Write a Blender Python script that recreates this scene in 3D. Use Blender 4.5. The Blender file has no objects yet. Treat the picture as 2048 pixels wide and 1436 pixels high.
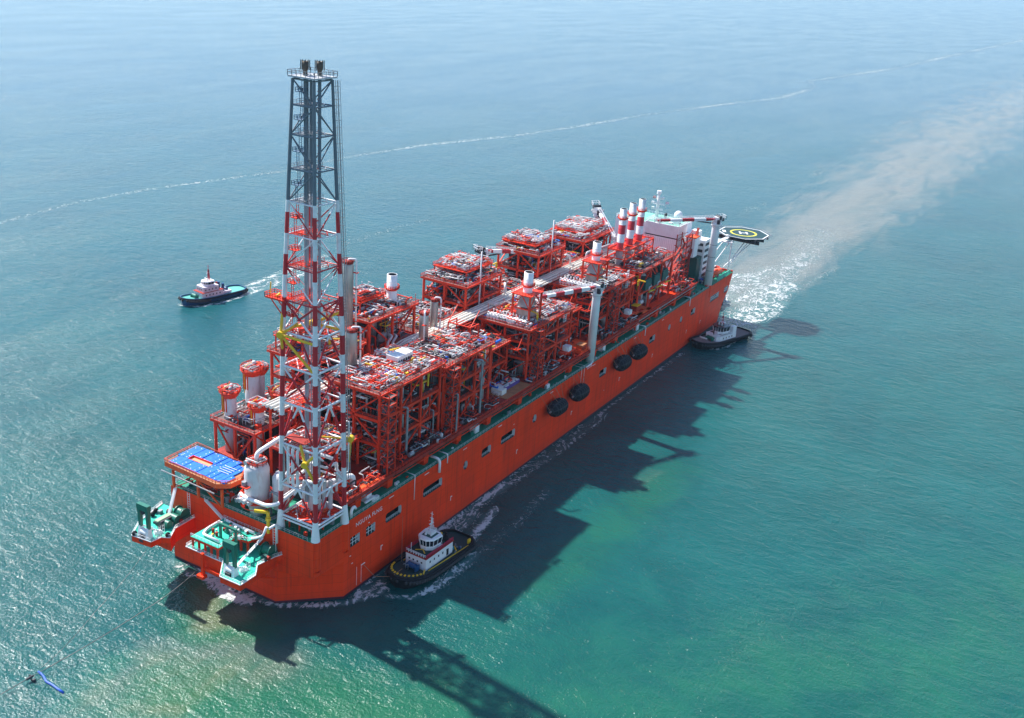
import bpy, math, random
import numpy as np
from mathutils import Vector as V, Matrix
R = math.radians
scene = bpy.context.scene
COL = scene.collection
D = 27.6          # main deck height above the water
B = 33.6          # topside deck height

# ------------------------------------------------------------------ mesh helper
class MB:
    def __init__(s): s.v = []; s.f = []; s.m = []; s.s = []
    def face(s, idx, m=0, sm=False): s.f.append(tuple(idx)); s.m.append(m); s.s.append(sm)
    def poly(s, pts, m=0):
        b = len(s.v); s.v += [tuple(p) for p in pts]; s.face(range(b, b+len(pts)), m)
    def hexa(s, p, m=0):
        b = len(s.v); s.v += [tuple(q) for q in p]
        for q in ((0,3,2,1),(4,5,6,7),(0,1,5,4),(1,2,6,5),(2,3,7,6),(3,0,4,7)): s.face([b+i for i in q], m)
    def box(s, x0, x1, y0, y1, z0, z1, m=0):
        s.hexa([(x0,y0,z0),(x1,y0,z0),(x1,y1,z0),(x0,y1,z0),(x0,y0,z1),(x1,y0,z1),(x1,y1,z1),(x0,y1,z1)], m)
    def beam(s, p, q, w, h=None, m=0):
        p, q = V(p), V(q); d = (q-p)
        if d.length < 1e-5: return
        d.normalize(); h = h or w
        up = V((0,0,1)) if abs(d.z) < .9 else V((1,0,0))
        a = d.cross(up).normalized()*w/2; c = a.cross(d).normalized()*h/2
        s.hexa([p-a-c,p+a-c,p+a+c,p-a+c,q-a-c,q+a-c,q+a+c,q-a+c], m)
    def cyl(s, p, q, r, n=8, m=0, r2=None, cap=True):
        p, q = V(p), V(q); d = q-p
        if d.length < 1e-5: return
        d.normalize(); r2 = r if r2 is None else r2
        up = V((0,0,1)) if abs(d.z) < .9 else V((1,0,0))
        a = d.cross(up).normalized(); c = d.cross(a)
        b = len(s.v); rings = []
        for o, rr in ((p,r),(q,r2)):
            for i in range(n):
                t = 2*math.pi*i/n; s.v.append(tuple(o+(a*math.cos(t)+c*math.sin(t))*rr))
        for i in range(n):
            j = (i+1) % n; s.face((b+i, b+j, b+n+j, b+n+i), m, n > 5)
        if cap:
            for o, k in ((0,1),(n,0)):
                e = len(s.v); s.v += s.v[b+o:b+o+n]
                s.face([e+i for i in (range(n-1,-1,-1) if k else range(n))], m)
    def pipe(s, pts, r, n=6, m=0, bend=None, cap=True):
        pts = [V(p) for p in pts]; bend = bend if bend is not None else 2.2*r
        out = [pts[0]]
        for i in range(1, len(pts)-1):
            a, b, c = pts[i-1], pts[i], pts[i+1]
            k = min(bend, (a-b).length*.45, (c-b).length*.45)
            u = b+(a-b).normalized()*k; w = b+(c-b).normalized()*k
            for t in (0,.33,.67,1): out.append(u*(1-t)**2+b*2*t*(1-t)+w*t*t)
        out.append(pts[-1]); base = len(s.v); pa = None
        for i, o in enumerate(out):
            d = (out[min(i+1,len(out)-1)]-out[max(i-1,0)])
            if d.length < 1e-6: d = V((0,0,1))
            d.normalize()
            if pa is None:
                up = V((0,0,1)) if abs(d.z) < .9 else V((1,0,0)); a = d.cross(up).normalized()
            else:
                a = pa-d*pa.dot(d)
                if a.length < 1e-4: a = d.cross(V((0.3,0.5,0.8)))
                a.normalize()
            pa = a; c = d.cross(a)
            for k in range(n):
                t = 2*math.pi*k/n; s.v.append(tuple(o+(a*math.cos(t)+c*math.sin(t))*r))
        for i in range(len(out)-1):
            for k in range(n):
                j = (k+1) % n; s.face((base+i*n+k, base+i*n+j, base+(i+1)*n+j, base+(i+1)*n+k), m, n > 4)
        if cap:
            s.face([base+k for k in range(n-1,-1,-1)], m); e = base+(len(out)-1)*n; s.face([e+k for k in range(n)], m)
    def lathe(s, cx, cy, prof, n=16, m=0, cap=True):
        b = len(s.v)
        for r, z in prof:
            for i in range(n):
                t = 2*math.pi*i/n; s.v.append((cx+r*math.cos(t), cy+r*math.sin(t), z))
        for k in range(len(prof)-1):
            for i in range(n):
                j = (i+1) % n; s.face((b+k*n+i, b+k*n+j, b+(k+1)*n+j, b+(k+1)*n+i), m, True)
        if cap:
            e = b+(len(prof)-1)*n; s.face([e+i for i in range(n)], m); s.face([b+i for i in range(n-1,-1,-1)], m)
    def prism(s, xy, z0, z1, m=0, mt=None):
        n = len(xy); b = len(s.v)
        s.v += [(x,y,z0) for x,y in xy]+[(x,y,z1) for x,y in xy]
        s.face([b+i for i in range(n-1,-1,-1)], m); s.face([b+n+i for i in range(n)], m if mt is None else mt)
        for i in range(n):
            j = (i+1) % n; s.face((b+i, b+j, b+n+j, b+n+i), m)
    def rail(s, pts, h=1.1, step=2.0, r=.05, m=0, closed=False):
        pts = [V(p) for p in pts]
        if closed: pts.append(pts[0])
        for a, b in zip(pts, pts[1:]):
            L = (b-a).length
            if L < .1: continue
            n = max(1, int(round(L/step)))
            for i in range(n+1):
                o = a.lerp(b, i/n); s.beam(o, o+V((0,0,h)), r*2, None, m)
            for k in (.55, 1.0): s.beam(a+V((0,0,h*k)), b+V((0,0,h*k)), r*2, None, m)
    def ladder(s, p, q, w=.6, m=0, side=(1,0,0)):
        p, q, w2 = V(p), V(q), V(side)*w/2
        s.beam(p-w2, q-w2, .12, None, m); s.beam(p+w2, q+w2, .12, None, m)
        n = int((q-p).length/.9)
        for i in range(n):
            o = p.lerp(q, (i+.5)/n); s.beam(o-w2, o+w2, .08, None, m)
    def build(s, name, mats, parent=None, loc=(0,0,0), rz=0):
        me = bpy.data.meshes.new(name); me.from_pydata(s.v, [], s.f)
        if not isinstance(mats, (list, tuple)): mats = [mats]
        for mt in mats: me.materials.append(mt)
        me.polygons.foreach_set('material_index', s.m); me.polygons.foreach_set('use_smooth', s.s)
        me.update()
        o = bpy.data.objects.new(name, me); COL.objects.link(o); o.parent = parent
        o.location = loc; o.rotation_euler = (0,0,rz)
        return o

def thing(name, label, cat, loc=(0,0,0), rz=0, group=None):
    o = bpy.data.objects.new(name, None); COL.objects.link(o); o.location = loc; o.rotation_euler = (0,0,rz)
    tag(o, label, cat, group); return o
def tag(o, label, cat, group=None):
    o['label'] = label; o['category'] = cat
    if group: o['group'] = group
    return o
def copy_tree(o, parent=None):
    c = o.copy(); COL.objects.link(c); c.parent = parent
    for ch in [x for x in o.children]: copy_tree(ch, c)
    return c

# ------------------------------------------------------------------ materials
def mat(name, col, rough=.5, metal=0.0, var=.12, sc=.35, stretch=(1,1,1), dirt=0.0, spec=.5, dcol=(.10,.05,.03)):
    m = bpy.data.materials.new(name); m.use_nodes = True; nt = m.node_tree; N = nt.nodes; L = nt.links
    b = N['Principled BSDF']; b.inputs['Roughness'].default_value = rough; b.inputs['Metallic'].default_value = metal
    b.inputs['Specular IOR Level'].default_value = spec
    tc = N.new('ShaderNodeTexCoord'); mp = N.new('ShaderNodeMapping'); mp.inputs['Scale'].default_value = stretch
    L.new(tc.outputs['Object'], mp.inputs[0])
    nz = N.new('ShaderNodeTexNoise'); nz.inputs['Scale'].default_value = sc; nz.inputs['Detail'].default_value = 6
    L.new(mp.outputs[0], nz.inputs['Vector'])
    mr = N.new('ShaderNodeMapRange'); mr.inputs[1].default_value = .3; mr.inputs[2].default_value = .7
    mr.inputs[3].default_value = 1-var; mr.inputs[4].default_value = 1+var; L.new(nz.outputs[0], mr.inputs[0])
    mx = N.new('ShaderNodeMix'); mx.data_type = 'RGBA'; mx.blend_type = 'MULTIPLY'; mx.inputs[0].default_value = 1
    mx.inputs[6].default_value = (*col, 1); L.new(mr.outputs[0], mx.inputs[7]); out = mx.outputs[2]
    if dirt:
        n2 = N.new('ShaderNodeTexNoise'); n2.inputs['Scale'].default_value = sc*2.3; n2.inputs['Detail'].default_value = 8
        mp2 = N.new('ShaderNodeMapping'); mp2.inputs['Scale'].default_value = (stretch[0]*1.7, stretch[1]*1.7, stretch[2]*.35)
        L.new(tc.outputs['Object'], mp2.inputs[0]); L.new(mp2.outputs[0], n2.inputs['Vector'])
        r2 = N.new('ShaderNodeMapRange'); r2.inputs[1].default_value = .52; r2.inputs[2].default_value = .75
        r2.inputs[3].default_value = 0; r2.inputs[4].default_value = dirt; L.new(n2.outputs[0], r2.inputs[0])
        m2 = N.new('ShaderNodeMix'); m2.data_type = 'RGBA'; L.new(r2.outputs[0], m2.inputs[0]); L.new(out, m2.inputs[6])
        m2.inputs[7].default_value = (*dcol, 1); out = m2.outputs[2]
    L.new(out, b.inputs['Base Color'])
    r3 = N.new('ShaderNodeMapRange'); r3.inputs[3].default_value = max(.02, rough-.1); r3.inputs[4].default_value = min(1, rough+.12)
    L.new(nz.outputs[0], r3.inputs[0]); L.new(r3.outputs[0], b.inputs['Roughness'])
    return m

def banded(name, stops, zmax, rough=.45):
    m = bpy.data.materials.new(name); m.use_nodes = True; nt = m.node_tree; N = nt.nodes; L = nt.links
    b = N['Principled BSDF']; b.inputs['Roughness'].default_value = rough
    tc = N.new('ShaderNodeTexCoord'); sp = N.new('ShaderNodeSeparateXYZ'); L.new(tc.outputs['Object'], sp.inputs[0])
    dv = N.new('ShaderNodeMath'); dv.operation = 'DIVIDE'; dv.inputs[1].default_value = zmax; L.new(sp.outputs[2], dv.inputs[0])
    cr = N.new('ShaderNodeValToRGB'); cr.color_ramp.interpolation = 'CONSTANT'
    e = cr.color_ramp.elements; e[0].position = 0; e[0].color = (*stops[0][1],1); e.remove(e[1])
    for z, c in stops[1:]:
        k = e.new(z/zmax); k.color = (*c,1)
    L.new(dv.outputs[0], cr.inputs[0])
    nz = N.new('ShaderNodeTexNoise'); nz.inputs['Scale'].default_value = .8; nz.inputs['Detail'].default_value = 5
    L.new(tc.outputs['Object'], nz.inputs['Vector'])
    mr = N.new('ShaderNodeMapRange'); mr.inputs[1].default_value = .3; mr.inputs[2].default_value = .7
    mr.inputs[3].default_value = .88; mr.inputs[4].default_value = 1.06; L.new(nz.outputs[0], mr.inputs[0])
    mx = N.new('ShaderNodeMix'); mx.data_type = 'RGBA'; mx.blend_type = 'MULTIPLY'; mx.inputs[0].default_value = 1
    L.new(cr.outputs[0], mx.inputs[6]); L.new(mr.outputs[0], mx.inputs[7]); L.new(mx.outputs[2], b.inputs['Base Color'])
    return m

HULL = mat('hull_orange_paint', (.96,.052,.007), .5, spec=.2, var=.10, sc=.12, stretch=(1,1,.25), dirt=.30, dcol=(.28,.020,.010))
BOOT = mat('boot_maroon_paint', (.06,.012,.025), .5)
RED = mat('steel_red_paint', (.78,.048,.016), .5, spec=.3, var=.18, sc=.5, dirt=.15, dcol=(.16,.02,.012))
REDD = mat('deck_red_paint', (.36,.030,.018), .65, spec=.3, var=.35, sc=.4, dirt=.6, dcol=(.14,.035,.022))
ORG = mat('orange_paint', (.88,.10,.018), .5, var=.15, sc=.4, dirt=.2)
TAN = mat('tan_plate', (.42,.17,.07), .7, var=.2, sc=.5, dirt=.3)
GREEN = mat('green_deck_paint', (.010,.26,.155), .5, var=.18, sc=.25, dirt=.25, dcol=(.02,.12,.09))
MINT = mat('mint_deck_paint', (.010,.52,.36), .5, var=.14, sc=.4, dirt=.18, dcol=(.03,.25,.18))
DGRN = mat('dark_green_paint', (.006,.15,.10), .45)
MGRN = mat('machine_green_paint', (.012,.085,.075), .45)
WHITE = mat('white_paint', (.82,.82,.82), .45, var=.06, dirt=.12, dcol=(.42,.34,.30))
WALL = mat('white_wall_paint', (.88,.86,.87), .5, var=.05, sc=.2, dirt=.12, dcol=(.45,.40,.38))
GREY = mat('grey_steel', (.30,.31,.33), .45, .3, var=.2, sc=.7)
DARK = mat('dark_machinery', (.035,.035,.042), .6, var=.3, sc=.8)
GRATE = mat('dark_grating', (.13,.085,.08), .8, var=.3, sc=.6)
SILV = mat('insulation_cladding', (.38,.36,.34), .38, .6, var=.15, sc=.4, stretch=(1,1,.5), dirt=.35, dcol=(.24,.15,.12))
VESS = mat('vessel_white_paint', (.62,.61,.62), .45, var=.08, sc=.3, dirt=.45, dcol=(.45,.27,.22))
YEL = mat('yellow_paint', (.78,.48,.02), .45, var=.08)
BLUE = mat('blue_cover', (.008,.16,.66), .45, var=.22, sc=.7)
PURP = mat('purple_cover', (.10,.05,.25), .6, var=.2)
RUB = mat('black_rubber', (.007,.008,.012), .7, spec=.25, var=.35, sc=1.2)
NAVY = mat('navy_paint', (.010,.075,.19), .4, var=.1)
BLK = mat('black_paint', (.008,.010,.014), .5, spec=.3)
GLASS = mat('dark_glass', (.015,.025,.035), .12)
ROPE = mat('rope_fibre', (.38,.20,.12), .8)
WIRE = mat('steel_wire', (.09,.085,.08), .5, .3)
BULW = mat('bulwark_orange', (.80,.10,.02), .5)
BSTEEL = mat('tower_steel', (.13,.20,.29), .45, .1)
RW_R = (.46,.012,.022); RW_W = (.74,.75,.77); RW_B = (.115,.150,.185)
bands = [129.6,126.4,120.5,114.4,108.5,102.2,96.0,89.9,83.8,77.8,71.4,65.1,59.0,53.0,46.5,40.3,33.6]
st = [(0,RW_W)]; 
for i, z in enumerate(reversed(bands[1:])): st.append((z, RW_R if i % 2 == 0 else RW_W))
st.append((129.6, RW_B))
TOWER = banded('flare_tower_paint', st, 170)
st = [(0,(.35,.34,.35))]
for i, z in enumerate((62.2,66.5,71.0,75.5)): st.append((z, RW_R if i % 2 == 0 else RW_W))
STACK = banded('stack_paint', st, 100)

def plating(m, z0=0, strength=.14):
    nt = m.node_tree; N = nt.nodes; L = nt.links; b = N['Principled BSDF']; src = b.inputs['Base Color'].links[0].from_socket
    tc = N.new('ShaderNodeTexCoord'); sp = N.new('ShaderNodeSeparateXYZ'); L.new(tc.outputs['Object'], sp.inputs[0])
    ad = N.new('ShaderNodeMath'); ad.operation = 'ADD'; L.new(sp.outputs[0], ad.inputs[0]); L.new(sp.outputs[1], ad.inputs[1])
    cb = N.new('ShaderNodeCombineXYZ'); L.new(ad.outputs[0], cb.inputs[0]); L.new(sp.outputs[2], cb.inputs[1])
    br = N.new('ShaderNodeTexBrick'); br.inputs['Scale'].default_value = 1; br.inputs['Mortar Size'].default_value = .07; br.inputs['Brick Width'].default_value = 11.5; br.inputs['Row Height'].default_value = 3.1
    br.inputs['Color1'].default_value = (1,1,1,1); br.inputs['Color2'].default_value = (.90,.90,.90,1); br.inputs['Mortar'].default_value = (.66,.62,.62,1); L.new(cb.outputs[0], br.inputs['Vector'])
    mx = N.new('ShaderNodeMix'); mx.data_type = 'RGBA'; mx.blend_type = 'MULTIPLY'; mx.inputs[0].default_value = .7; L.new(src, mx.inputs[6]); L.new(br.outputs[0], mx.inputs[7])
    # growth and scuffs near the waterline, thin run marks
    st = N.new('ShaderNodeTexNoise'); st.inputs['Scale'].default_value = 1; st.inputs['Detail'].default_value = 7
    mp = N.new('ShaderNodeMapping'); mp.inputs['Scale'].default_value = (1.1,1.1,.05); L.new(tc.outputs['Object'], mp.inputs[0]); L.new(mp.outputs[0], st.inputs['Vector'])
    r = N.new('ShaderNodeMapRange'); r.inputs[1].default_value = .56; r.inputs[2].default_value = .78; r.inputs[4].default_value = .42; L.new(st.outputs[0], r.inputs[0])
    g = N.new('ShaderNodeMapRange'); g.inputs[1].default_value = 5.5; g.inputs[2].default_value = .6; g.inputs[3].default_value = 0; g.inputs[4].default_value = .55; L.new(sp.outputs[2], g.inputs[0])
    gm = N.new('ShaderNodeMath'); gm.operation = 'MULTIPLY'; L.new(g.outputs[0], gm.inputs[0]); L.new(st.outputs[0], gm.inputs[1])
    sm = N.new('ShaderNodeMath'); sm.operation = 'MAXIMUM'; L.new(r.outputs[0], sm.inputs[0]); L.new(gm.outputs[0], sm.inputs[1])
    m2 = N.new('ShaderNodeMix'); m2.data_type = 'RGBA'; L.new(sm.outputs[0], m2.inputs[0]); L.new(mx.outputs[2], m2.inputs[6]); m2.inputs[7].default_value = (.20,.030,.022,1)
    L.new(m2.outputs[2], b.inputs['Base Color'])
plating(HULL)
# ------------------------------------------------------------------ the ship
ship = thing('gas_processing_ship', 'huge orange-red gas processing barge with process modules and striped flare tower, towed across the sea', 'ship')
random.seed(7)

# hull: side profile extruded, with recessed windows on the near side
ZB = -6.0
hull = MB()
ZW0, ZW1 = 17.4, 20.9
wins = [(17.8,22.6,1),(25.9,30.7,1),(36.4,45.2,0),(58,69.8,0),(83.9,86.7,2),(96.6,103.2,0),(110.8,121.6,0),(136,139.2,2),
        (198.4,205.6,0),(255.6,263,0),(280.4,283.6,2),(296.8,300,2),(312.8,319.2,0),(343,357,1),(366,372.5,1)]
def xend(z):   # far end profile on the side
    for (z0,x0),(z1,x1) in zip([(-6,357),(0,361),(5,363),(11,366),(17,373.2),(20.9,375),(27.6,378),(31,379)],[(0,361),(5,363),(11,366),(17,373.2),(20.9,375),(27.6,378),(31,379),(40,380)]):
        if z <= z1: return x0+(x1-x0)*(z-z0)/(z1-z0)
    return 379
# underside chamfered corner (lower hull), overhang above z=15
low = [(0,58),(0,15.5),(14.6,0)]
def q(a,b,c,d,m=0): hull.poly([a,b,c,d], m)
WL = .9
ZT0 = 14.0   # bottom of corner overhang
for z0, z1, m in ((ZB,WL,1),(WL,ZT0,0)):
    q((0,15.5,z0),(14.6,0,z0),(14.6,0,z1),(0,15.5,z1),m)
    q((0,60,z0),(0,15.5,z0),(0,15.5,z1),(0,60,z1),m)
# overhang: front face, soffit
hull.poly([(0,15.5,12.3),(0,0,15.2),(0,0,D),(0,15.5,D)]); 
hull.poly([(0,0,15.2),(14.6,0,13.9),(14.6,0,D),(0,0,D)])
hull.poly([(0,15.5,12.3),(14.6,0,13.9),(0,0,15.2)])
q((0,60,ZT0),(0,15.5,ZT0),(0,15.5,D),(0,60,D))
# near side strips
xs = [14.6]; 
def side(x0,x1,z0,z1,m=0): hull.poly([(x0,0,z0),(x1,0,z0),(x1,0,z1),(x0,0,z1)],m)
for z0, z1, m in ((ZB,0,1),(0,WL,1),(WL,5,0),(5,11,0),(11,17,0),(17,ZW0,0),(ZW1,D,0)):
    e0, e1 = xend(z0), xend(z1)
    xx = 14.6
    while xx < 340: side(xx, min(xx+40,340), z0, z1, m); xx += 40
    hull.poly([(340,0,z0),(e0,0,z0),(e1,0,z1),(340,0,z1)], m)
xc = 14.6
wlist = []
for a, b, k in wins:
    if a > xc: side(xc, a, ZW0, ZW1)
    xc = b
    dz = 1.7; c = 1.3 if k == 2 else (.8 if k == 0 else .35)
    # corner fillers make rounded openings
    for sx, px in ((1,a),(-1,b)):
        for sz, pz in ((1,ZW0),(-1,ZW1)):
            hull.poly([(px,0,pz),(px+sx*c,0,pz),(px+sx*c*.3,0,pz+sz*c*.3),(px,0,pz+sz*c)])
    wr = MB(); dz = 3.4
    for (p0,p1,mi) in (((a,ZW0),(b,ZW0),2),((b,ZW0),(b,ZW1),0),((b,ZW1),(a,ZW1),1),((a,ZW1),(a,ZW0),0)):
        wr.poly([(p0[0],.01,p0[1]),(p1[0],.01,p1[1]),(p1[0],1.3 if mi == 0 else dz,p1[1]),(p0[0],1.3 if mi == 0 else dz,p0[1])],mi)
        if mi == 0: wr.poly([(p0[0],1.3,p0[1]),(p1[0],1.3,p1[1]),(p1[0],dz,p1[1]),(p0[0],dz,p0[1])],1)
    wr.poly([(a,dz,ZW0),(b,dz,ZW0),(b,dz,ZW1),(a,dz,ZW1)],1)
    if k == 1:
        n = max(3, int((b-a)/1.3))
        for i in range(1, n): wr.beam((a+(b-a)*i/n,.35,ZW0),(a+(b-a)*i/n,.35,ZW1), .16)
        for z in (18.6,19.8): wr.beam((a,.3,z),(b,.3,z), .16)
    else:
        wr.rail([(a+.4,.6,ZW0),(b-.4,.6,ZW0)], 1.1, 1.2, .04)
    wlist.append(wr)
hull.poly([(xc,0,ZW0),(xend(ZW0),0,ZW0),(xend(ZW1),0,ZW1),(xc,0,ZW1)])
# far end + far side + bottom
zz = [ZB,0,5,11,17,20.9,D]
for z0, z1 in zip(zz, zz[1:]):
    e0, e1 = xend(z0), xend(z1)
    hull.poly([(e0,0,z0),(e0,60,z0),(e1,60,z1),(e1,0,z1)])
    hull.poly([(e0,60,z0),(0,60,z0),(0,60,z1),(e1,60,z1)])
hull.poly([(0,60,ZB),(357,60,ZB),(357,0,ZB),(14.6,0,ZB),(0,15.5,ZB)],1)
# half-round pads under the tower legs, and knuckle bulwark at the far end
for x, y, zb in ((1.9,.5,15.5),(15.3,.5,16.0)):
    hull.cyl((x,y,zb+2),(x,y,D), 1.42, 16, 0); hull.cyl((x,y+1.2,zb-1),(x,y,zb+2), .3, 16, 0, r2=1.42, cap=False)
hull.box(378.1,378.7,.35,59.6,D-.2,28.6)
hull.cyl((340.4,1.6,21.5),(340.4,1.6,D+.6),1.9,14)
h = hull.build('hull', [HULL,BOOT], ship)
for wr in wlist: wr.build('window', [WHITE,BLK,MGRN], h)
# marks on the side
def text(s, x, z, size, parent, m=WHITE, y=-.03, gap=1.0):
    cu = bpy.data.curves.new('t', 'FONT'); cu.body = s; cu.size = size; cu.extrude = .012; cu.space_character = gap
    o = bpy.data.objects.new('t', cu); COL.objects.link(o)
    dg = bpy.context.evaluated_depsgraph_get(); me = bpy.data.meshes.new_from_object(o.evaluated_get(dg))
    bpy.data.objects.remove(o); me.materials.clear(); me.materials.append(m)
    return me
def put_text(name, s, size, parent, M, gap=1.0, m=WHITE):
    me = text(s,0,0,size,None,m,gap=gap); me.transform(M); o = bpy.data.objects.new(name, me); COL.objects.link(o); o.parent = parent; return o
put_text('ship_name', 'NGUYA FLNG', 2.05, h, Matrix.Translation((20.4,-.04,23.7)) @ Matrix.Rotation(R(90),4,'X'), 1.12)
mk = MB()
for x in (38,58.5,83,108,150,190,235,270): mk.box(x,x+2.6,-.03,0,26.15,26.4)
for x in (34,76,124,172,222,262,309,330):
    mk.box(x,x+.35,-.03,0,8.3,9.9); mk.box(x,x+1.1,-.03,0,9.7,10.1)
mk.box(23.5,25.6,-.04,0,7.8,8.1)
for x,z in ((17.5,14.2),(18.5,11.0),(27,22),(120,22.8),(205,9)): mk.box(x,x+.7,-.03,0,z,z+.25)
for x,z0,z1 in ((21.2,1.5,8.5),(23.6,1.5,7.5)): mk.box(x,x+.12,-.04,0,z0,z1)
mk.build('hull_marks', WHITE, h)
mk = MB(); mk.beam((24,-.05,7.2),(25.6,-.05,7.2),.15,1.2)
mk.box(332,333.6,-.04,0,7.5,9.5); mk.build('red_mark', RED, h)

# main deck, coaming and railings
dk = MB(); dk.prism([(0.05,.05),(378,.05),(378,59.95),(.05,59.95)], D-.1, D+.05)
deck = dk.build('main_deck', GREEN, ship)
rl = MB()
rl.rail([(18,.25,D),(338,.25,D)], 1.15, 2.2, .055)
rl.rail([(3.8,.25,D),(13.4,.25,D)], 1.15, 1.6, .055)
rl.rail([(.25,2.5,D),(.25,59.6,D)], 1.15, 1.8, .055)
rl.rail([(.25,59.7,D),(60,59.7,D)], 1.15, 2.2, .055)
rl.build('deck_railing', mat('railing_paint',(.42,.50,.47),.5), deck)
bl = MB()
for i in range(9): bl.cyl((.5+.0*i, 3.4+i*1.15, D+.45),(.9,3.4+i*1.15,D+.45), .45, 10)
for i in range(9): bl.cyl((.5, 48.5+i*1.25, D+.45),(.9,48.5+i*1.25,D+.45), .45, 10)
bl.build('fender_roll', RUB, deck)
cl = MB()   # deck clutter along the walkway
for i in range(120):
    x = random.uniform(22,336); y = random.choice([random.uniform(1,2.2), random.uniform(55,59), random.uniform(2,8)])
    s = random.uniform(.3,.9); cl.box(x,x+s*random.uniform(.8,3),y,y+s,D+.06,D+s*random.uniform(.8,2), random.choice([0,0,1,2,3]))
for x in (29,95,205,243): cl.box(x,x+2.6,2.4,5,D+.06,D+3.2,1)
for k in range(5):
    y = 14+k*.9; cl.pipe([(2,y+3,D+.6),(9,y+2,D+.7),(18,y,D+.6),(40,y-4,D+.7)], .22, 6, random.choice([0,2]))
for i in range(60):
    x = random.uniform(1.2,16); y = random.uniform(2,58); s = random.uniform(.4,1.1)
    cl.box(x,x+s,y,y+s,D+.06,D+s*random.uniform(.8,2.2), random.choice([0,0,0,2,1,3]))
cl.build('deck_fittings', [DGRN,WHITE,GREY,RED], deck)
dv = MB()   # white overboard pipes hung over the side
for x, dz, r in ((51.5,9.5,.13),(66.5,5.2,.5),(71.5,3.6,.22),(177.2,8,.08),(180.0,8,.08),(247,4.8,.22),(307,4.8,.22)):
    dv = MB(); dv.pipe([(x,3.5,D+1.9),(x,-.75,D+1.9),(x,-.75,D+1.9-dz)], r, 8, 0, bend=r*3); dv.build('overboard_pipe', WHITE, deck)
# lattice fittings at the deck front: fairlead horn, valve, bent ventilator
vt = MB(); vt.pipe([(19.2,.9,D),(19.2,.9,D+2.4),(20.5,.9,D+3.3),(21.4,.9,D+2.2)], .5, 8, 0); vt.box(27,31,1.2,1.8,D+1.2,D+1.7,0); vt.cyl((31.4,1.5,D),(31.4,1.5,D+2),.6,8,0); vt.box(32,34,1,2.2,D,D+1.3,0)
vt.build('deck_ventilator', WHITE, deck)

# ---- bow mooring platforms
PZ = 19.2
def platform(xy, name, deckmat=MINT, z=PZ, th=5.0):
    m = MB(); m.prism(xy, z-2.0, z, 0, 1)
    inner = [(max(x*.99,-13.3),min(max(y,14.4),64.2)) for x, y in xy]; m.prism(inner, z-th, z-1.9, 0, 0); return m.build(name, [HULL,deckmat], ship)
armL = [(0,47),(-13,44.6),(-14.3,45.4),(-16.6,48.2),(-19.6,48.6),(-20.4,56.4),(-14,62.5),(-2,66.5),(.0,66.8)]
armL = [(0,49.7),(-8.6,49.4),(-13.4,46.4),(-14.9,48.8),(-18.6,49.2),(-19.4,56.8),(-12,61.5),(0,64.5)]
armR = [(0,12.4),(-2.5,13.3),(-8.9,14.3),(-13.1,11.0),(-19.6,10.9),(-19.8,18.8),(-13.8,23.6),(-14.1,38.9),(0,38.6)]
armL.reverse(); armR.reverse()
pl = platform(armL, 'mooring_platform'); pr = platform(armR, 'mooring_platform')
for P, A in ((pl,armL),(pr,armR)):
    m = MB(); pts = [(x+(.2 if x<-1 else -.2),y,PZ) for x,y in A if True]; m.rail([p for p in pts], 1.1, 1.5, .045); m.build('platform_railing', WHITE, P)
    m = MB(); a = [V((x,y,PZ)) for x,y in A]
    for p, q2 in zip(a, a[1:]): m.beam(p+V((0,0,.12)), q2+V((0,0,.12)), .3, .25)
    m.build('platform_coaming', WHITE, P)
def a_frame(x, y0, y1, z0, z1, parent):
    m = MB()
    for y in (y0, y1):
        m.hexa([(x-.5,y-.45,z0),(x+.5,y-.45,z0),(x+.5,y+.45,z0),(x-.5,y+.45,z0),(x-.7,y-.6,z1),(x+.7,y-.6,z1),(x+.7,y+.6,z1),(x-.7,y+.6,z1)])
    m.box(x-.75,x+.75,y0-.65,y1+.65,z1-1.8,z1+.2)
    m.cyl((x-.6,(y0+y1)/2,z1-2.6),(x+.6,(y0+y1)/2,z1-2.6),.7,12,1)
    f = m.build('lifting_frame', [DGRN,DARK], parent)
    w = MB()
    for y in (y0,y1):
        w.hexa([(x-1.2,y-.5,PZ),(x+1.2,y-.5,PZ),(x+1.2,y+.5,PZ),(x-1.2,y+.5,PZ),(x-.3,y-.4,z0+1.5),(x+.3,y-.4,z0+1.5),(x+.3,y+.4,z0+1.5),(x-.3,y+.4,z0+1.5)])
    w.cyl((x,y0+.5,PZ+1.6),(x,y1-.5,PZ+1.6),1.1,14); w.beam((x+.5,y0,z0),(x+4.5,y0-.3,PZ+.3),.5); w.beam((x+.5,y1,z0),(x+4.5,y1,PZ+.3),.5)
    w.hexa([(x+2,y0,PZ+.05),(x+4.6,y0-1.4,PZ+.05),(x+5.4,y0+.4,PZ+.05),(x+3,y0+1.6,PZ+.05),(x+2.4,y0+.2,PZ+.9),(x+4.2,y0-.8,PZ+.9),(x+4.8,y0+.4,PZ+.9),(x+3,y0+1.2,PZ+.9)])
    for k in range(3): w.ladder((x+1.6+k*1.5,y0-1.2,PZ),(x+1.6+k*1.5,y0-1.2,PZ+3.2),.8)
    w.build('frame_base', WHITE, f)
    d = MB(); d.box(x-1.6,x+.2,y0+.7,y1-.7,PZ,PZ+1.0); d.cyl((x-1.2,y0+1,PZ-.8),(x-1.2,y1-1,PZ-.8),.8,12); d.build('chain_stopper', DARK, f)
    return f
a_frame(-17.2, 51.4, 54.9, PZ+3.2, 30.4, pl)
a_frame(-16.8, 15.6, 19.0, PZ+2.8, 30.0, pr)
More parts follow.
